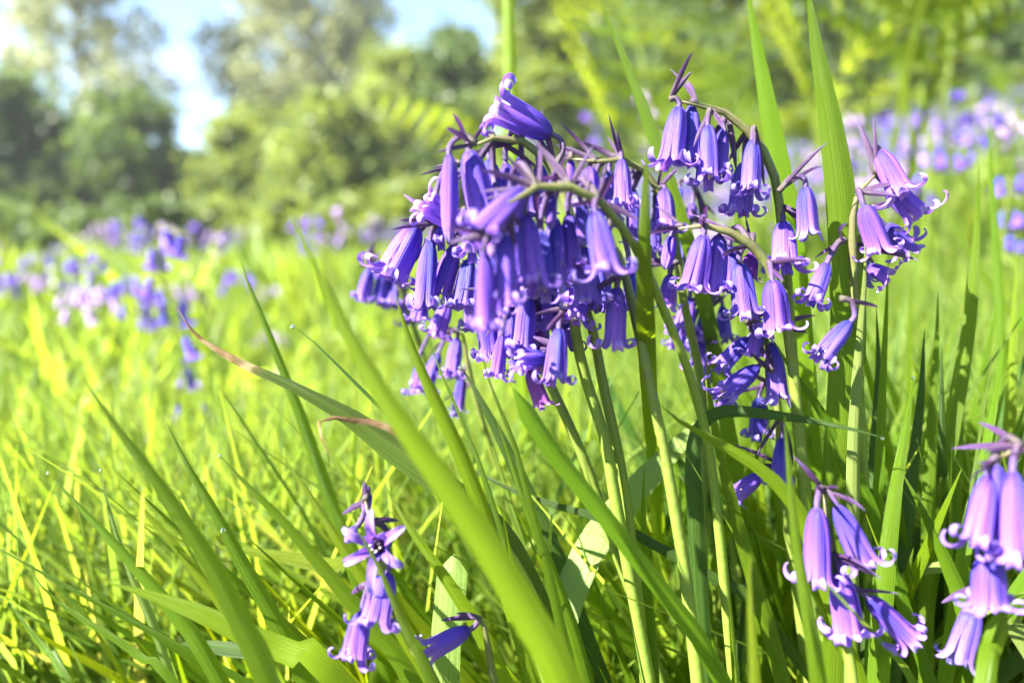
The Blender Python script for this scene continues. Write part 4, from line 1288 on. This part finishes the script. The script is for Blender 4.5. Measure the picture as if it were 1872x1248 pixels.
def tree(kind, label, px_, d, ztop_px, zbot_px, half_px, mat, n, seed, leaf=.1, sparse=1.0, nl=26, trunk=True, group=None, cat=None):
    """crown between the pixel rows ztop_px and zbot_px, half_px wide each side, at distance d"""
    rs = np.random.RandomState(seed)
    top = P(px_, ztop_px, d); bot = P(px_, zbot_px, d)
    cx, cy = top[0], bot[1]
    gz = float(ground_h(cx, cy))
    z1, z0 = top[2], max(bot[2], gz + .1)
    rx = half_px / FPX * d
    lobes = []
    nl = int(nl * 3.4); n = int(n * 1.7); leaf = leaf * .78
    for i in range(nl):
        u = rs.rand()
        z = z0 + (z1 - z0) * u
        prof = math.sin(math.pi * min(1, .25 + .68 * u)) ** .6
        a = rs.uniform(0, 6.28); q = rs.rand() ** .5 * rx * .95 * prof
        lobes.append((cx + q * math.cos(a), cy + q * math.sin(a), z, rx * rs.uniform(.10, .25) * sparse))
    root = empty(kind, (cx, cy, gz))
    tag(root, label, cat or ('tree' if 'tree' in kind else 'bush'), group)
    org = np.array([cx, cy, gz])
    V, F, UV = [], [], []
    H = z1 - gz
    tr = catmull([[0, 0, -.05], [rs.normal(0, .03) * H, 0, .35 * H], [rs.normal(0, .04) * H, 0, .7 * H], [rs.normal(0, .04) * H, 0, .95 * H]], 12)
    v, f, u = tube(tr, np.linspace(.022, .003, 12) * H, 8)
    V += list(v); F += f; UV += list(u)
    for L in lobes[:16]:
        t0 = tr[min(11, max(1, int(11 * max(.08, (L[2] - gz) / H - .22))))]
        e = np.array(L[:3]) - org
        v, f, u = tube(catmull([t0, t0 * .5 + e * .5 + [0, 0, -.04 * H], e], 7), np.linspace(.007, .0015, 7) * H, 5)
        o = len(V); V += list(v); F += [tuple(i + o for i in g) for g in f]; UV += list(u)
    link('trunk', make_mesh('trunk', V, F, UV, [M['bark']]), root)
    lob = np.array(lobes); lob[:, :3] -= org
    link('crown', crown_mesh('crown', lob, n, leaf, M[mat], rs), root)
    return root

HED = 'trees and bushes bordering the meadow'
tree('tree', 'tall thin leaved tree at far left with sky between its branches', 165, 19, -150, 330, 165, 'fol_pale', 6000, 1, .13, .8, 34, group=HED)
tree('tree', 'tall yellow leaved tree between the two sky gaps', 560, 21, -140, 260, 165, 'fol_pale', 8500, 2, .14, .9, 40, group=HED)
for (lab, x, d, top, half, mt, sd) in [
 ('low bramble at the left edge of the far meadow', 15, 6.0, 395, 90, 'fol_dark', 41),
 ('low bramble in front of the dark rounded bush', 150, 5.5, 410, 80, 'fol_dark', 42),
 ('low bramble right of the tall blurred bluebells', 290, 6.5, 385, 70, 'fol_dark', 43),
 ('low bramble below the sky gap', 400, 7.0, 380, 80, 'fol_bright', 44),
 ('low bramble left of the brightest far bluebell', 520, 6.0, 375, 70, 'fol_bright', 45),
 ('low bramble behind the brightest far bluebell', 640, 5.0, 365, 80, 'fol_bright', 46),
 ('low bramble left of the main clump', 760, 5.5, 345, 80, 'fol_bright', 47)]:
    tree('bush', lab, x, d, top, 460, half, mt, 3500, sd, .05, 1.0, 14, group='low brambles at the far edge of the meadow')
tree('bush', 'dark bush at the left edge below the tall thin tree', 10, 13, 165, 470, 130, 'fol_dark', 9000, 3, .10, group=HED)
tree('bush', 'dark rounded bush under the tall thin tree', 130, 14, 230, 470, 130, 'fol_dark', 9000, 4, .10, group=HED)
tree('bush', 'dark green bush reaching the left sky gap', 255, 13, 185, 470, 95, 'fol_dark', 9000, 5, .10, group=HED)
tree('bush', 'low bush closing the bottom of the sky gap', 345, 17, 290, 470, 75, 'fol_dark', 5000, 6, .11, group=HED)
tree('bush', 'yellow green bush right of the sky gap', 465, 11, 225, 460, 95, 'fol_bright', 9000, 7, .085, group=HED)
tree('bush', 'yellow green bush behind the arching fern frond', 600, 10, 190, 450, 105, 'fol_bright', 9000, 8, .08, group=HED)
tree('bush', 'bush under the right sky gap', 735, 12, 110, 440, 100, 'fol_bright', 10000, 9, .09, group=HED)
tree('bush', 'dark bush just left of the yellow stalk', 845, 11, 70, 430, 85, 'fol_dark', 9000, 10, .085, group=HED)
tree('tree', 'deep green tree above the main clump', 1010, 9.5, -160, 340, 130, 'fol_bright', 13000, 11, .085, 1.0, 34, group=HED)
tree('tree', 'dark tree behind the ferns right of centre', 1200, 9, -200, 300, 150, 'fol_dark', 14000, 12, .08, 1.1, 36, group=HED)
tree('tree', 'dark tree behind the pair of tall leaves', 1420, 8.5, -220, 260, 160, 'fol_dark', 14000, 13, .08, 1.1, 36, group=HED)
tree('tree', 'dark tree behind the tall pale fern stems', 1640, 8, -220, 220, 160, 'fol_dark', 14000, 14, .075, 1.1, 36, group=HED)
tree('tree', 'dark tree filling the upper right corner', 1850, 7.5, -220, 200, 160, 'fol_dark', 14000, 15, .07, 1.1, 36, group=HED)

# ------------------------------------------------------------------ dewdrops
def dewdrop(label, x, y, d, r_px):
    r = .78 * r_px / FPX * d
    prof = [(0, 1.25), (.18, 1.05), (.45, .75), (.78, .35), (.97, -.1), (.92, -.45), (.62, -.82), (.3, -.97), (0, -1.0)]
    V, F = [], []
    k = 12
    for (q, z) in prof:
        for j in range(k):
            a = 2 * math.pi * j / k
            V.append((q * math.cos(a) * r, q * math.sin(a) * r, z * r))
    for i in range(len(prof) - 1):
        for j in range(k):
            b = i * k + j; c = i * k + (j + 1) % k
            F.append((b, c, c + k, b + k))
    me = make_mesh('dewdrop', V, F, None, [M['dew']])
    o = link('dewdrop', me)
    o.location = tuple(P(x, y + r_px * .6, d))
    tag(o, label, 'dewdrop', 'dewdrops on the leaf tips')
dewdrop('large dewdrop hanging over the creased narrow leaf at left', 408, 966, .163, 7)
dewdrop('dewdrop on the tip of the hair thin blade left of the clump', 535, 594, .164, 6)
dewdrop('dewdrop on the long narrow leaf over the left grass', 402, 831, .159, 4.5)
dewdrop('dewdrop on the slim leaf crossing the lower left grass', 88, 862, .164, 4.5)
dewdrop('dewdrop on the thin upright pale blade at lower left', 184, 857, .169, 4)
dewdrop('dewdrop at the end of the bent dark level leaf', 1613, 799, .157, 4)
dewdrop('dewdrop under the lowest curled right bell', 1412, 618, .163, 6)
dewdrop('dewdrop on the dark leaf crossing level between stems', 834, 838, .171, 6)
dewdrop('dewdrop on the fork of the right facing bells', 1566, 353, .165, 5)
dewdrop('dewdrop on the tapering leaf pointing straight up', 1669, 689, .164, 4)
dewdrop('dewdrop on the needle thin blade below the left bells', 776, 586, .164, 3.5)
dewdrop('dewdrop on a dark leaf below the shaded small bells', 842, 668, .184, 6)

# ------------------------------------------------------------------ haze volume added, mostly standing in for veiling lens glare
def haze():
    m, nt, out = node_mat('glare_haze')
    pv = N(nt, 'ShaderNodeVolumePrincipled')
    pv.inputs['Color'].default_value = (0.90, 0.95, 1.0, 1)
    pv.inputs['Density'].default_value = 0.0015
    pv.inputs['Anisotropy'].default_value = 0.0
    nt.links.new(pv.outputs[0], out.inputs['Volume'])
    x0, x1, y0, y1, z0, z1 = -78, 78, -14, 98, -1.1, 14.0
    V = [(x, y, z) for z in (z0, z1) for y in (y0, y1) for x in (x0, x1)]
    F = [(0, 2, 3, 1), (4, 5, 7, 6), (0, 1, 5, 4), (2, 6, 7, 3), (0, 4, 6, 2), (1, 3, 7, 5)]
    o = link('haze', make_mesh('haze', V, F, None, [m], smooth=False))
    tag(o, 'thin pale haze added mostly for lens glare over the far trees', 'haze', kind='stuff')
haze()
